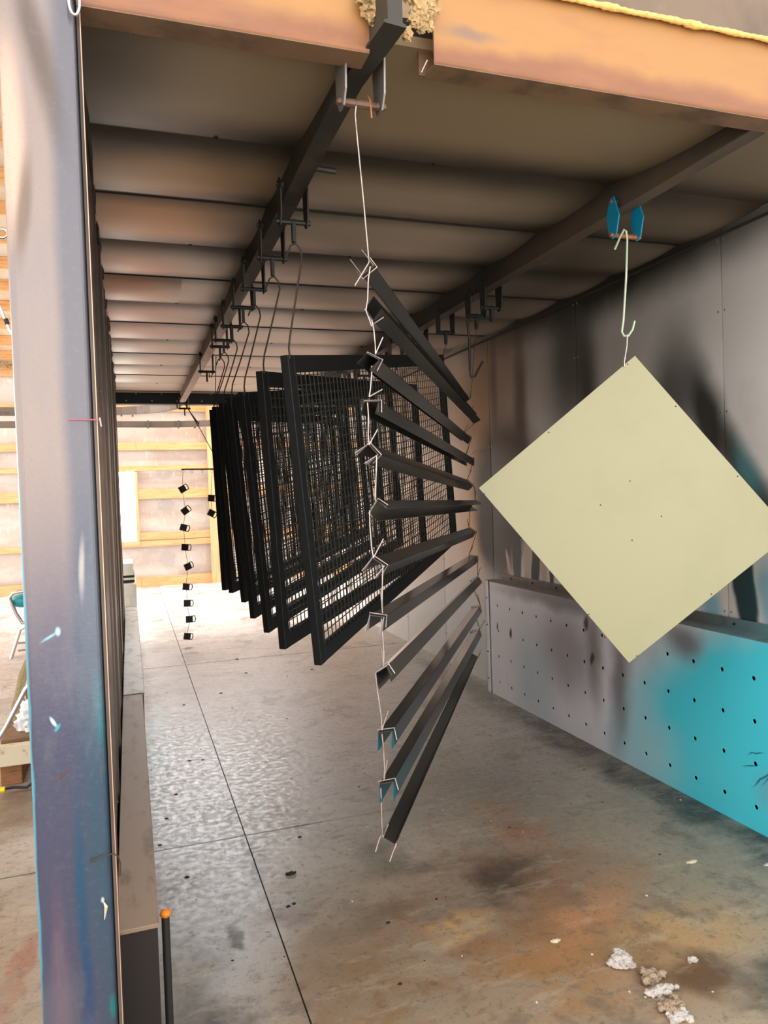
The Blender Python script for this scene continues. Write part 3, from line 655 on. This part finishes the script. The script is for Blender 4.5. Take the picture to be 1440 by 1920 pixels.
# ------------------------------------------------------------------ mesh panels
YAW, PIT, PL, PH, PT = .882, .160, 2.03, 1.152, .032
hd = Vector((math.cos(YAW), math.sin(YAW), 0)); nn = Vector((-math.sin(YAW), math.cos(YAW), 0)); up = Vector((0,0,1))
def panel_frame(root):
    # local frame: x along panel, y thickness (away), z up; origin at the top near corner, front face at y=0
    m2 = MB(); m2.box(0, .045, 0, PT, -PH, 0); o = m2.build('frame_stile', M['panel'], bevel=.002, seg=1); o.parent = root
    m2 = MB(); m2.box(PL-.045, PL, 0, PT, -PH, 0); o = m2.build('frame_stile', M['panel'], bevel=.002, seg=1); o.parent = root
    m2 = MB(); m2.box(.045, PL-.045, .0005, PT-.0005, -.062, -.0005); o = m2.build('frame_rail', M['panel'], bevel=.002, seg=1); o.parent = root
    m2 = MB(); m2.box(.045, PL-.045, .0005, PT-.0005, -PH+.0005, -PH+.062); o = m2.build('frame_rail', M['panel'], bevel=.002, seg=1); o.parent = root
    m2 = MB(); d = .036; r_ = .0017
    n_ = int((PL-.09)/d)
    for k in range(n_+1):
        x = .045+(PL-.09-n_*d)/2+k*d; m2.obox((x, .006, -PH/2), Vector((1,0,0)), Vector((0,1,0)), Vector((0,0,1)), r_, r_, PH/2-.06)
    n_ = int((PH-.124)/d)
    for k in range(n_+1):
        z = -.062-(PH-.124-n_*d)/2-k*d; m2.obox((PL/2, .0088, z), Vector((1,0,0)), Vector((0,1,0)), Vector((0,0,1)), PL/2-.044, r_, r_)
    o = m2.build('wire_mesh', M['wire_b']); o.parent = root; o['kind'] = 'stuff'
    # small nub where the tie wire goes through
    m2 = MB(); m2.tube([(.012,-.002,-.014),(.012,PT+.002,-.014)], .003, 6); o = m2.build('hanging_hole', M['hole']); o.parent = root
def orient(root, loc, yaw, pit):
    h_ = Vector((math.cos(yaw), math.sin(yaw), 0)); n2_ = Vector((-math.sin(yaw), math.cos(yaw), 0))
    u_ = h_*math.cos(pit)+up*math.sin(pit); v_ = -h_*math.sin(pit)+up*math.cos(pit)
    root.matrix_world = Matrix(((u_.x,n2_.x,v_.x,loc[0]),(u_.y,n2_.y,v_.y,loc[1]),(u_.z,n2_.z,v_.z,loc[2]),(0,0,0,1)))
    return Vector(loc), Vector(loc)+u_*PL
TLpx = [(538,665),(492,695),(448,733),(428,735),(414,738),(406,768),(400,766)]
proto = None
zt = [1.994, 2.005, 1.984, 2.004, 2.031, 2.055, 2.059]
pt = [PIT, .096, .137, .136, .14, .095, .057]
xt = [.548, .528, .518, .506, .518, .523, .527]
plab = ['nearest black wire mesh panel, its whole face in view behind the slats', 'second nearest black wire mesh panel, one step behind the front panel',
 'third nearest black wire mesh panel in the hanging row', 'middle black wire mesh panel of the seven, showing only its near edge',
 'fifth nearest black wire mesh panel, a narrow edge between its neighbours', 'sixth nearest black wire mesh panel, in front of the last one',
 'farthest black wire mesh panel, its grid seen against the bright shed wall']
RP = []
def wire(pts, r, label, m=None, group=None, n=6, cat='wire', name='hanging_wire'):
    m2 = MB(); m2.tube(pts, r, n); o = m2.build(name, m or M['wire'], smooth=True, loc=pts[0]); return tag(o, label, cat, group)
for i in range(7):
    yw = YAW
    if i == 0:
        proto = empty('mesh_panel', (0,0,0), None, 'panel', 'black mesh panels hung from the rails'); panel_frame(proto); p = proto
    else: p = copy_tree(proto)
    p['label'] = plab[i]
    a, b = orient(p, (xt[i], PY[i], zt[i]), yw, pt[i])
    RP.append(b)
    a2 = a + hd*.012 - up*.014
    top = Vector((RLX-.012, PY[i]-.02, 2.378))
    wire([top+Vector((-.03,0,-.05)), top+Vector((-.012,0,-.008)), top+Vector((.006,0,.0)), top+Vector((.022,0,-.02)), top+Vector((.026,0,-.05)), top.lerp(a2,.5)+Vector((.012,0,.0)), a2+Vector((.004,-.002,.08)), a2+Vector((-.002,-.004,.04)), a2+Vector((0,-.006,0))],
         .0034, 'dark hanger wire on the left rail side of the %s mesh panel' % ordn[i], M['wire_d'], 'hanger wires of the mesh panels')
# right rail trolleys and wires for the same panels
for i, b in enumerate(RP):
    c = copy_tree(first); c.location = (RRX, b.y, 2.50); c['group'] = 'dark trolleys on the right rail'
    c['label'] = '%s dark trolley above the far mesh panel corners on the right rail' % ordn[i]
    wire([Vector((RRX, b.y, 2.378)), b+Vector((-.012,0,-.02))], .0018, 'thin wire at the far top corner of the %s mesh panel' % ordn[i], M['wire_d'], 'wires at the far corners of the mesh panels')

# ------------------------------------------------------------------ slats
YN, YR = 1.98, 3.72
left_px = [(690,507),(692,590),(700,668),(697,752),(700,842),(700,950),(710,1053),(707,1155),(714,1256),(722,1372),(724,1468),(728,1576)]
right_px = [(875,752),(885,788),(877,817),(881,860),(882,905),(888,944),(886,993),(888,1042),(890,1085),(893,1137),(892,1182),(889,1228)]
theta = [125, 30, 240, -92, 222, -35, 236, -98, -58, -80, -76, 62]
W2, LG, TH = .042, .040, .0016
onum = ['topmost', 'second from the top', 'third from the top', 'fourth from the top', 'fifth from the top', 'sixth from the top', 'seventh from the top',
        'eighth from the top', 'fourth from the bottom', 'third from the bottom', 'second from the bottom', 'lowest']
extra = ['its mitred tips pointing up left', 'open side facing up right', 'broad dark face towards the camera', 'under a staple-shaped wire', 'with a pale arrow-shaped mitred tip',
 'nearly level across the mesh panel', 'with warm reflections on its upper face', 'crossing below the mesh panel frame', 'with a dark curled near end', 'with a teal tint at its near tip', 'with a pale top face and teal near tip', 'dark inside of the channel facing up']
ends = []
for i in range(12):
    A = at(*left_px[i], y=YN); Bp = at(*right_px[i], y=YR)
    d = (Bp-A).normalized(); e1 = Vector((d.y, -d.x, 0)).normalized(); e2 = e1.cross(d).normalized()
    if e2.z < 0: e2 = -e2
    th = math.radians(theta[i]); o_ = e1*math.cos(th)+e2*math.sin(th); s_ = e1*-math.sin(th)+e2*math.cos(th)
    root = empty('channel_slat', A, '%s dark channel slat, %s' % (onum[i], extra[i]), 'slat', 'channel slats hung in the wire ladder')
    m2 = MB()
    c1 = A+s_*W2/2; c2 = A-s_*W2/2; c3 = Bp+s_*W2/2; c4 = Bp-s_*W2/2
    def plate(p, q, r_, t, nrm, mi=0):
        n_ = nrm*TH; m2.add([p,q,r_,t,p+n_,q+n_,r_+n_,t+n_], [(0,1,2,3),(7,6,5,4),(0,4,5,1),(1,5,6,2),(2,6,7,3),(3,7,4,0)], mi)
    ex = d*LG*.95
    plate(c1, c2, c4, c3, o_); m2.build('channel_web', M['slat'], root)
    m2 = MB(); plate(c1, c1+o_*LG-ex*0, c3+o_*LG, c3, -s_); m2.build('channel_flange', M['slat'], root)
    m2 = MB(); plate(c2, c2+o_*LG-ex*0, c4+o_*LG, c4, s_); m2.build('channel_flange', M['slat'], root)
    mt = M['slat_teal'] if i in (9,10) else M['slat_edge'] if i in (0,4,6,7) else M['slat']
    for cc, ss in ((c1,-s_),(c2,s_)):
        m2 = MB(); n_ = ss*TH; p, q, r_ = cc, cc+o_*LG, cc+o_*LG-ex
        m2.add([p,q,r_,p+n_,q+n_,r_+n_], [(0,1,2),(5,4,3),(0,3,4,1),(1,4,5,2),(2,5,3,0)]); m2.build('mitred_tip', mt, root)
    for cc, ss in ((c3,-s_),(c4,s_)):
        m2 = MB(); n_ = ss*TH; p, q, r_ = cc, cc+o_*LG, cc+o_*LG+ex*.7
        m2.add([p,q,r_,p+n_,q+n_,r_+n_], [(0,1,2),(5,4,3),(0,3,4,1),(1,4,5,2),(2,5,3,0)]); m2.build('mitred_tip', M['slat'], root)
    ends.append((A, Bp, d, o_, s_))
# tie wires
SA = [(668,200),(694,500),(697,600),(697,686),(689,755),(706,855),(693,957),(718,1060),(715,1160),(704,1262),(716,1376),(714,1478)]
SB = [(692,492),(686,582),(704,664),(692,744),(692,834),(704,940),(700,1046),(717,1150),(719,1249),(716,1369),(720,1463),(718,1570)]
ST = [(665,536),(697,612),(718,632),(717,730),(708,805),(700,915),(719,1010),(714,1110),(715,1215),(728,1332),(726,1425),(728,1545)]
def loop_pts(P, o_, s_, d, inset=.012, k=1.0):
    q = .004
    b = P + d*inset
    return [b - s_*(W2/2+q) + o_*LG*.75*k, b - s_*(W2/2+q) - o_*q, b + s_*(W2/2+q) - o_*q, b + s_*(W2/2+q) + o_*LG*.75*k]
for side, name_ in ((0, 'near'), (1, 'far')):
    prev = Vector((.59, 2.0, 2.425)) if side == 0 else Vector((RRX, YR, 2.43))
    rad = .0019 if side == 0 else .0016
    for i in range(12):
        P = ends[i][side]; d = ends[i][2] if side == 0 else -ends[i][2]; o_, s_ = ends[i][3], ends[i][4]
        root = empty('tie_wire', prev, 'bare tie wire at the %s end, holding the %s channel slat' % (name_, 'topmost' if i == 0 else onum[i]), 'wire', 'tie wires of the %s slat ends' % name_)
        lp = loop_pts(P, o_, s_, d)
        m2 = MB(); m2.tube(lp, rad, 6); m2.build('end_loop', M['wire'] if side == 0 else M['wire_d'], root, smooth=True)
        if side == 0:
            topc = at(*SB[i], y=1.972); st = at(*SA[i], y=1.972); tl_ = at(*ST[i], y=1.965)
        else:
            topc = max(lp[1:3], key=lambda v: v.z); st = prev; tl_ = topc + Vector((random.uniform(-.02,.03), -.01, random.uniform(.04,.06)))
        pts = [st, st.lerp(topc, .3)+Vector((random.uniform(-.003,.003),0,0)), st.lerp(topc, .75)+Vector((random.uniform(-.003,.003),0,0)), topc]
        if i == 0 and side == 0:
            pts = [at(672,190,y=1.9), at(668,197,y=1.9), at(666,215,y=1.905), at(670,260,y=1.92), at(681,370,y=1.95), topc]
        m2 = MB(); m2.tube(pts, rad*1.1, 6); m2.build('hanging_strand', M['wire'] if side == 0 else M['wire_d'], root, smooth=True)
        m2 = MB(); m2.tube([topc, tl_], rad, 6); m2.build('wire_tail', M['wire'] if side == 0 else M['wire_d'], root)
        if i == 11 and side == 0:
            m2 = MB()
            for lpq, dx in ((lp[1], -.022), (lp[2], -.018)): m2.tube([lpq, lpq+Vector((dx*.4,0,-.015)), lpq+Vector((dx,0,-.045))], .0022, 6)
            m2.build('wire_tail', M['wire'], root)
        prev = min(lp[1:3], key=lambda v: v.z)
wire([at(689,180,y=1.905), at(694,188,y=1.895), at(697,222,y=1.90)], .0028, 'short copper coloured wire end hooked over the nearest trolley bolt', M['rust'], None, 6, 'wire', 'bent_wire')
c = copy_tree(first); c.location = (RRX, YR+.01, 2.50); c['group'] = 'dark trolleys on the right rail'; c['label'] = 'trolley on the right rail directly above the far ends of the slats'
# dark J hook by the right rail
y_ = 3.55
wire([at(876,600,y=y_), at(880,640,y=y_), at(881,695,y=y_), at(884,708,y=y_), at(890,706,y=y_), at(905,678,y=y_)], .0062, 'dark steel J hook hanging empty beside the far slat ends', M['black'], None, 8, 'hook', 'steel_hook')
c = copy_tree(first); c.location = (RRX, y_, 2.50); c['group'] = 'dark trolleys on the right rail'; c['label'] = 'trolley on the right rail carrying the empty dark J hook'
m2 = MB(); m2.tube([(RRX, y_, 2.45), (RRX+.004, y_, 2.40), at(876,600,y=y_)], .005, 8); o = m2.build('hook_link', M['trol_b'], c)
# wire hooks hanging from the empty trolley
y_ = 5.75
wire([at(388,668,y=y_), at(393,660,y=y_), at(398,668,y=y_), at(399,690,y=y_), at(397,708,y=y_), at(393,708,y=y_), at(392,700,y=y_)], .0035, 'thin S hook hanging from the trolley beyond the last panel', M['wire_d'], None, 6, 'hook', 'wire_hook')
wire([at(405,668,y=y_), at(404,720,y=y_), at(403,760,y=y_)], .003, 'straight dark wire beside the thin S hook at the far trolley', M['wire_d'])

# ------------------------------------------------------------------ cream square on its hook
k_ = 2.40/2.20
T = Vector((1.692*k_, 2.4, 1.5+.449*k_)); SL, SH = .813*k_, .709*k_; sy, sa = -.432, -.896
h_ = Vector((math.cos(sy), math.sin(sy), 0)); n_ = Vector((-math.sin(sy), math.cos(sy), 0))
u_ = h_*math.cos(sa)+up*math.sin(sa); v_ = -h_*math.sin(sa)+up*math.cos(sa)
sq = empty('coated_sheet', T, 'large cream yellow coated square sheet hanging by one corner as a diamond', 'sheet')
m2 = MB(); m2.box(0, SL, 0, .0025, -SH, 0); o = m2.build('sheet_plate', M['square'])
o.parent = sq
def sqp(a, b): return (a, -.0006, b)
hol = [(1177,683),(1029,811),(1267,762),(1383,893),(1181,902),(1126,947),(1240,968),(1185,1013),(977,1008),(1104,1152),(1134,1195),(1334,1114),(1194,1230),(908,926)]
for px, py in hol:
    r_ = M3 @ Vector((px-720., py-960., F)); t_ = (T-CAM).dot(n_)/r_.dot(n_); P = CAM+r_*t_ - T
    a, b = P.dot(u_), P.dot(v_)
    m2 = MB(); m2.tube([(a,-.0004,b),(a,.003,b)], .0026, 10); o = m2.build('drilled_hole', M['hole']); o.parent = sq
sq.matrix_world = Matrix(((u_.x,n_.x,v_.x,T.x),(u_.y,n_.y,v_.y,T.y),(u_.z,n_.z,v_.z,T.z),(0,0,0,1)))
y_ = 2.42
hk = [at(1153,467,y=y_-.03), at(1162,446,y=y_-.01), at(1170,431,y=y_), at(1174,433,y=y_), at(1176,450,y=y_), at(1174,520,y=y_), at(1169,600,y=y_), at(1166,622,y=y_), at(1170,630,y=y_), at(1178,630,y=y_), at(1186,618,y=y_), at(1190,602,y=y_)]
wire(hk, .0042, 'pale green and white coated hook between the turquoise trolley and the cream square', M['mintwire'], None, 8, 'hook', 'wire_hook')
P = at(1177,683,y=2.36); P = T + (P-T) - n_*((P-T).dot(n_)) - n_*.004
wire([at(1176,627,y=y_-.004), at(1175,650,y=y_-.005), P+Vector((0,0,.02)), P], .0032, 'short white wire tied through the top hole of the cream square', M['wire'], None, 6, 'wire', 'tie_wire')

# ------------------------------------------------------------------ strings of small parts at the far end
y_ = 7.9
ba = at(340,880,y=y_); bb = at(470,879,y=y_)
m2 = MB(); m2.tube([ba, bb], .008, 6)
tag(m2.build('hanging_bar', M['hose']), 'thin black bar in the far opening that carries strings of small parts', 'bar')
for px, py in ((343,886),(360,886),(379,886),(397,886)):
    c_ = at(px, py, y=y_); m2 = MB(); m2.tube([c_+Vector((.012*math.cos(a),0,.014*math.sin(a)+.012)) for a in [2*PI*k/12 for k in range(13)]], .0018, 5)
    tag(m2.build('wire_ring', M['wire_d']), 'tiny wire ring on the thin black bar, %s' % {343:'first from its left tip',360:'second from its left tip',379:'third from its left tip',397:'fourth from its left tip'}[px], 'ring', 'wire rings on the thin black bar')
wire([at(346,754,y=8.05), at(350,762,y=8.03), at(368,792,y=8.0), at(371,798,y=8.0), at(373,795,y=8.0), at(358,775,y=7.99)], .006, 'dark hook swinging from the far end of the left rail', M['wire_d'], None, 6, 'hook', 'wire_hook')
wire([at(371,797,y=8.0), at(400,850,y=7.95), at(412,879,y=7.9)], .004, 'slanting wire from the far rail end down to the thin black bar', M['wire_d'])
pos1 = [(342,917),(347,958),(344,989),(347,1026),(352,1062),(349,1100),(351,1131),(355,1161),(351,1193)]
pos2 = [(396,934),(396,962)]
bo = empty('small_bracket', (0,0,0), 'x', 'bracket', 'small parts on the left string')
m2 = MB(); m2.obox((0,0,0), Vector((1,0,0)), Vector((0,1,0)), Vector((0,0,1)), .034, .012, .034); o = m2.build('bracket_plate', M['black'], bevel=.002, seg=1); o.parent = bo
m2 = MB(); m2.tube([(.03,0,.03),(.055,0,.03),(.062,0,.0),(.055,0,-.03),(.03,0,-.03)], .005, 6); o = m2.build('bracket_loop', M['black']); o.parent = bo
names = ['topmost','second','third','fourth','fifth','sixth','seventh','eighth','lowest']
first_b = True
rots = [-.5,-.6,.3,.1,-.35,.15,.05,0,.2]
prevp = at(343,888,y=y_)
for i, (px, py) in enumerate(pos1):
    o = bo if i == 0 else copy_tree(bo)
    o.location = at(px, py, y=y_); o.rotation_euler = (0, rots[i], random.uniform(-.4,.4))
    o['label'] = '%s small black bracket on the left string in the far opening' % names[i]
    cur = Vector(o.location); wire([prevp, cur+Vector((0,-.016,.035)), cur+Vector((0,-.016,-.03))], .0022, 'thread-like wire above the %s small bracket of the left string' % names[i], M['wire_d'], 'wires between the small brackets', 5); prevp = cur+Vector((0,-.016,-.03))
prevp = at(397,888,y=y_)
for i, (px, py) in enumerate(pos2):
    o = copy_tree(bo); o.location = at(px, py, y=y_); o.rotation_euler = (0, (.1,.5)[i], .2); o['group'] = 'small parts on the right string'
    o['label'] = '%s small black bracket on the right string, left of the mesh panels' % ('upper','lower')[i]
    cur = Vector(o.location); wire([prevp, cur+Vector((0,-.016,.035)), cur+Vector((0,-.016,-.03))], .0022, 'thread-like wire above the %s bracket of the right string' % ('upper','lower')[i], M['wire_d'], 'wires between the small brackets', 5); prevp = cur+Vector((0,-.016,-.03))

# ------------------------------------------------------------------ ledge along the left wall
lg = empty('low_ledge', (-.02, 5, 0), 'low boxed ledge along the left wall, tan near section and pale far section', 'ledge')
def ledge(y0, y1, h_, m, x1=.045, x0=-.073):
    m2 = MB(); m2.box(x0, x1, y0, y1, h_-.012, h_); m2.build('ledge_top', m, lg, bevel=.002, seg=1)
    m2 = MB(); m2.box(x0+.004, x1-.004, y0+.004, y1, 0, h_-.012); m2.build('ledge_body', M['duct_dark'], lg)  # body coloured dark for the shade at the ledge's near end
ledge(2.02, 4.48, .40, M['duct_tan'], .032); ledge(4.485, 8.3, .405, M['duct_pale'], .042)
for k, (y0, hh, dh, x1, m) in enumerate([(8.75,.42,.16,.045,'white_b'),(8.9,.59,.03,.03,'duct_dark'),(8.8,.625,.025,.03,'white_b'),(8.8,.655,.02,.03,'duct_dark'),(8.75,.68,.13,.02,'white_b')]):
    m2 = MB(); m2.box(-.14, x1, y0, y0+.7, hh if k else 0, hh+dh)
    tag(m2.build('foam_board', M[m], bevel=.004, seg=1), ['white board block at the bottom of the stack past the ledge','thin dark board lying second in the stack past the ledge','thin white board in the middle of the stack past the ledge','thin dark board just under the top block of the stack','white block on top of the stack past the ledge'][k], 'board', 'boards stacked past the ledge')
# orange cap; the dark upright stands in for a dark band below it
m2 = MB(); cp = empty('capped_upright', (.055, 2.07, 0), 'short dark upright standing in for a dark band, orange cap on top, beside the near end of the low ledge', 'pipe')
m2.tube([(.050,2.10,0),(.050,2.10,.372)], .011, 12); m2.build('dark_upright', M['hose'], cp, smooth=True)
m2 = MB(); lump(m2, (.050,2.10,.38), .015, 3, 2, .08, (1,1,.8)); m2.build('orange_cap', M['orange'], cp, smooth=True)

# ------------------------------------------------------------------ things left of the column
def pat(px, py, y): return at(px, py, y=y)
y_ = 4.45
c0 = at(25, 1470, z=0)
m2 = MB(); a = pat(8,1425,y_); b = pat(44,1470,y_); m2.box(a.x-.02, b.x, y_-.02, y_+.4, 0, a.z)
tag(m2.build('wood_block', M['oldwood'], bevel=.006), 'worn brown timber block on the floor left of the column', 'block')
a = pat(-40,1403,y_-.05); b = pat(90,1424,y_-.05); m2 = MB(); m2.box(a.x, b.x, y_-.08, y_-.03, b.z, a.z)
fr = tag(m2.build('cream_bar', M['cream'], bevel=.003), 'cream painted steel bar lying on the timber block', 'bar')
a = pat(6,1368,y_+.15); b = pat(85,1402,y_+.15); m2 = MB(); m2.box(a.x, b.x, y_+.05, y_+.42, pat(0,1402,y_).z, a.z-.03)
tag(m2.build('brown_plank', M['oldwood2'], bevel=.005), 'short brown plank on top of the timber block behind the cream bar', 'plank')
m2 = MB(); lump(m2, pat(64,1375,y_+.2)+Vector((0,0,.09)), .09, 5, 4, .3, (.9,.7,1.0), 2.5)
tag(m2.build('plastic_bag', M['bag'], smooth=True), 'crumpled white plastic bag partly hidden by the column', 'bag')
b0 = pat(45,1385,y_+.3); m2 = MB()
prof = [(18,1362),(30,1375),(60,1372),(75,1290),(72,1222),(58,1222),(44,1240),(33,1268),(27,1300),(20,1325)]
bp = [pat(px,py,y_+.46) for px,py in prof]
for q in bp[:3]: q.z = 0
m2.prism(bp, (0,.16,0)); o = m2.build('insulation_batt', M['batt'], bevel=.02)
tag(o, 'upright tan insulation batt leaning behind the column', 'insulation')
wire([pat(-6,1392,y_-.1), pat(12,1362,y_-.1), pat(48,1292,y_-.1), pat(75,1262,y_-.1)], .012, 'silver tube leg slanting in front of the tan insulation batt', M['chrome'], None, 8, 'tube', 'metal_tube')
wire([pat(66,1250,y_+.455), pat(52,1275,y_+.455), pat(46,1300,y_+.455), pat(54,1330,y_+.455), pat(60,1350,y_+.455)], .006, 'thin cream cable curling over the tan insulation batt', M['cream'], None, 6, 'cable', 'cable')
wire([pat(70,1462,y_-.15), pat(50,1476,y_-.15)+Vector((0,0,0)), pat(25,1476,y_-.15), pat(4,1480,y_-.15)], .008, 'black hose on the floor at the foot of the timber block', M['hose'], None, 8, 'hose', 'rubber_hose')
m2 = MB(); p_ = pat(5,1481,y_-.2); m2.tube([p_-Vector((.02,0,0)), p_+Vector((.012,0,0))], .016, 8); tag(m2.build('hose_cap', M['yellow'], bevel=.003), 'yellow plastic cap at the end of the black hose', 'cap')
# teal chair far left
y_ = 8.2
ch = empty('shop_chair', pat(45,1230,y_), 'teal padded chair with chrome tube legs left of the column', 'chair')
m2 = MB(); lump(m2, pat(52,1125,y_), .17, 8, 3, .05, (1,.8,.42)); m2.build('seat', M['teal_pl'], ch, smooth=True)
m2 = MB(); m2.tube([pat(80,1106,y_-.1), pat(45,1108,y_-.1), pat(24,1112,y_-.1), pat(18,1122,y_-.1), pat(30,1150,y_-.1), pat(42,1168,y_-.1), pat(62,1166,y_-.1)], .018, 8); m2.build('chair_frame', M['chrome'], ch, smooth=True)
m2 = MB(); m2.tube([pat(60,1170,y_-.1), pat(38,1180,y_-.1), pat(20,1238,y_-.1), pat(0,1258,y_-.1)], .016, 8); m2.build('chair_leg', M['chrome'], ch, smooth=True)
m2 = MB(); m2.tube([pat(56,1205,y_), pat(34,1206,y_)], .012, 6); m2.tube([pat(56,1218,y_), pat(34,1220,y_)], .012, 6); m2.build('stretcher', M['chrome'], ch)
# steel bracket and cable top left
y_ = 5.0
m2 = MB(); m2.tube([pat(-20,428,y_), pat(8,430,y_), pat(14,434,y_), pat(14,442,y_), pat(8,446,y_), pat(-20,444,y_)], .009, 8)
tag(m2.build('pipe_loop', M['chrome'], smooth=True), 'bright steel loop sticking out left of the column under the roof', 'bracket')
wire([pat(-15,545,y_), pat(2,580,y_), pat(16,615,y_), pat(34,645,y_)], .008, 'pale conduit slanting down behind the column at the left edge', M['chrome'], None, 8, 'conduit', 'conduit_pipe')
m2 = MB(); m2.tube([pat(10,598,y_), pat(14,608,y_)], .014, 8); tag(m2.build('pipe_clamp', M['hose']), 'black clamp on the pale conduit left of the column', 'clamp')
m2 = MB(); lump(m2, pat(20,686,13.4), .10, 4, 3, .5, (1.3,1,.5)); tag(m2.build('wool_scrap', M['wool']), 'dark tuft of insulation hanging on the far wall left of the column', 'insulation')

# ------------------------------------------------------------------ small ties on the column
wire([at(128,787,y=1.796), at(160,787,y=1.794), at(186,787,y=1.79)], .0012, 'red wire tie crossing the column halfway up', M['red'], None, 6, 'wire', 'wire_tie')
m2 = MB(); m2.tube([at(187,783,y=1.79), at(190,800,y=1.79)], .002, 6); tag(m2.build('wire_end', M['screw']), 'bent bright wire end at the column edge beside the red tie', 'wire')
wire([at(168,1616,y=1.794), at(190,1610,y=1.79), at(212,1600,y=1.785), at(222,1606,y=1.785), at(226,1620,y=1.785), at(225,1642,y=1.785)], .0016, 'dark wire bent around the lower column edge', M['wire_d'], None, 6, 'wire', 'wire_tie')
m2 = MB(); m2.tube([at(194,1690,y=1.797), at(199,1700,y=1.79), at(196,1724,y=1.796)], [.001,.004,.001], 6); tag(m2.build('paint_flake', M['chip']), 'small curled paint flake low on the column', 'flake')
# white scrap on the ceiling near the beam
m2 = MB(); c_ = at(246,58,z=2.655); m2.tube([c_, c_+Vector((0,0,-.012))], .0014, 5); m2.tube([c_+Vector((.005,0,0)), c_+Vector((.005,0,-.012))], .0014, 5); m2.tube([c_, c_+Vector((.005,0,0))], .0014, 5)
tag(m2.build('staple', M['screw']), 'bright staple sticking out of the ceiling near the beam', 'staple')

# ------------------------------------------------------------------ scraps on the floor
def scrap(px, py, r_, m, label, sq_=(1,1,.5), seed=1, amp=.5, name='wool_scrap', cat='insulation', grp=None, sub=3):
    if r_ > .02: r_ *= 1.45
    c_ = at(px, py, z=0); m2 = MB(); rs = random.Random(seed)
    if r_ > .02:
        lump(m2, c_+Vector((0,0,r_*sq_[2]*.4)), r_*.7, seed, 3, .25, sq_, 2.2)
        for k in range(11):
            a_ = rs.uniform(0, 2*PI); q_ = rs.uniform(.3,.95)
            lump(m2, c_+Vector((math.cos(a_)*r_*sq_[0]*q_, math.sin(a_)*r_*sq_[1]*q_, r_*rs.uniform(.15,.75)*sq_[2])), r_*rs.uniform(.18,.42), seed+k*3, 2, .3, (1,1,.8), 2)
    else: lump(m2, c_+Vector((0,0,r_*sq_[2]*.45)), r_, seed, sub, amp*.6, sq_, 2.2)
    o = m2.build(name, M[m], smooth=True); return tag(o, label, cat, grp)
scrap(1166,1810,.032,'wool_pale','pale crumpled wool scrap, the largest one on the floor at lower right',(1.1,.9,.7),21,.6,sub=4)
scrap(1222,1835,.026,'wool_brown','brownish wool crumbs just right of the pale wool scrap',(1.1,.8,.5),22,.7,sub=4)
scrap(1240,1862,.028,'wool_pale','long pale wool scrap below the brown crumbs',(1.4,.6,.5),23,.6,sub=4)
scrap(1262,1890,.026,'wool_brown','tan wool lump near the bottom edge right of centre',(1.2,.8,.5),24,.7,sub=4)
scrap(1275,1910,.022,'wool_pale','small pale wool scrap lowest on the floor',(1.3,.8,.5),25,.6)
scrap(1298,1802,.014,'wool_pale','tiny white wool tuft alone right of the pale scrap',(1.2,.9,.6),26,.6)
scrap(1297,1617,.017,'chip','cream coloured chip on the floor below the turquoise duct',(1.5,.5,.3),27,.4,'wood_chip','chip')
scrap(1042,1765,.012,'chip','small beige chip on the floor left of the wool scraps',(1.5,.7,.4),28,.4,'wood_chip','chip')
scrap(1440,1622,.014,'wool_pale','pale scrap on the floor at the right edge',(1.5,.6,.3),29,.4)
scrap(545,1640,.016,'leaf','curled dark leaf on the floor left of the lowest slat',(1.3,.6,.5),30,.5,'dry_leaf','leaf')
crumbs = [(1008,1493),(1212,1680),(920,1540),(688,1551),(700,1555),(1100,1500),(830,1520),(1190,1480),(980,1560),(1276,1500),(866,1793),(1180,1860),(1210,1870),(1006,1880),(1336,1860),(655,1593),(660,1690),(1110,1790),(1050,1445)]
dots = [(345,1322),(355,1427),(380,1425),(350,1645),(562,1570),(620,1230),(445,1236),(462,1262),(540,1700),(551,1695),(300,1585),(728,1730),(414,1300),(330,1490),(312,1535),(750,1845),(585,1255)]
m2 = MB()
for k, (px, py) in enumerate(crumbs): c_ = at(px,py,z=0); lump(m2, c_+Vector((0,0,.001)), random.uniform(.003,.0055), k, 1, .4, (1,1,.6))
tag(m2.build('pale_crumbs', M['chip']), 'scattered pale crumbs on the booth floor', 'debris', kind='stuff')
m2 = MB()
for k, (px, py) in enumerate(dots):
    c_ = at(px,py,z=0); d_ = c_.y/2.6; lump(m2, c_+Vector((0,0,.001)), random.uniform(.005,.009)*d_**.5, k, 1, .4, (1.3,1,.4))
for k in range(60):
    x, y = random.uniform(.06,2.3), random.uniform(2.1,8); lump(m2, (x,y,.001), random.uniform(.002,.005), k, 1, .4, (1.3,1,.4))
tag(m2.build('dark_crumbs', M['leaf']), 'scattered dark crumbs and flakes on the booth floor', 'debris', kind='stuff')
m2 = MB()
for px, py in [(478,1245),(740,1234)]: pass
# white curled thread on the right wall
wire([at(886,850,x=2.58), at(891,846,x=2.575), at(900,847,x=2.58)][:3], .004, 'small white curl of plastic stuck on the right wall', M['chip'], None, 6, 'scrap', 'plastic_curl')
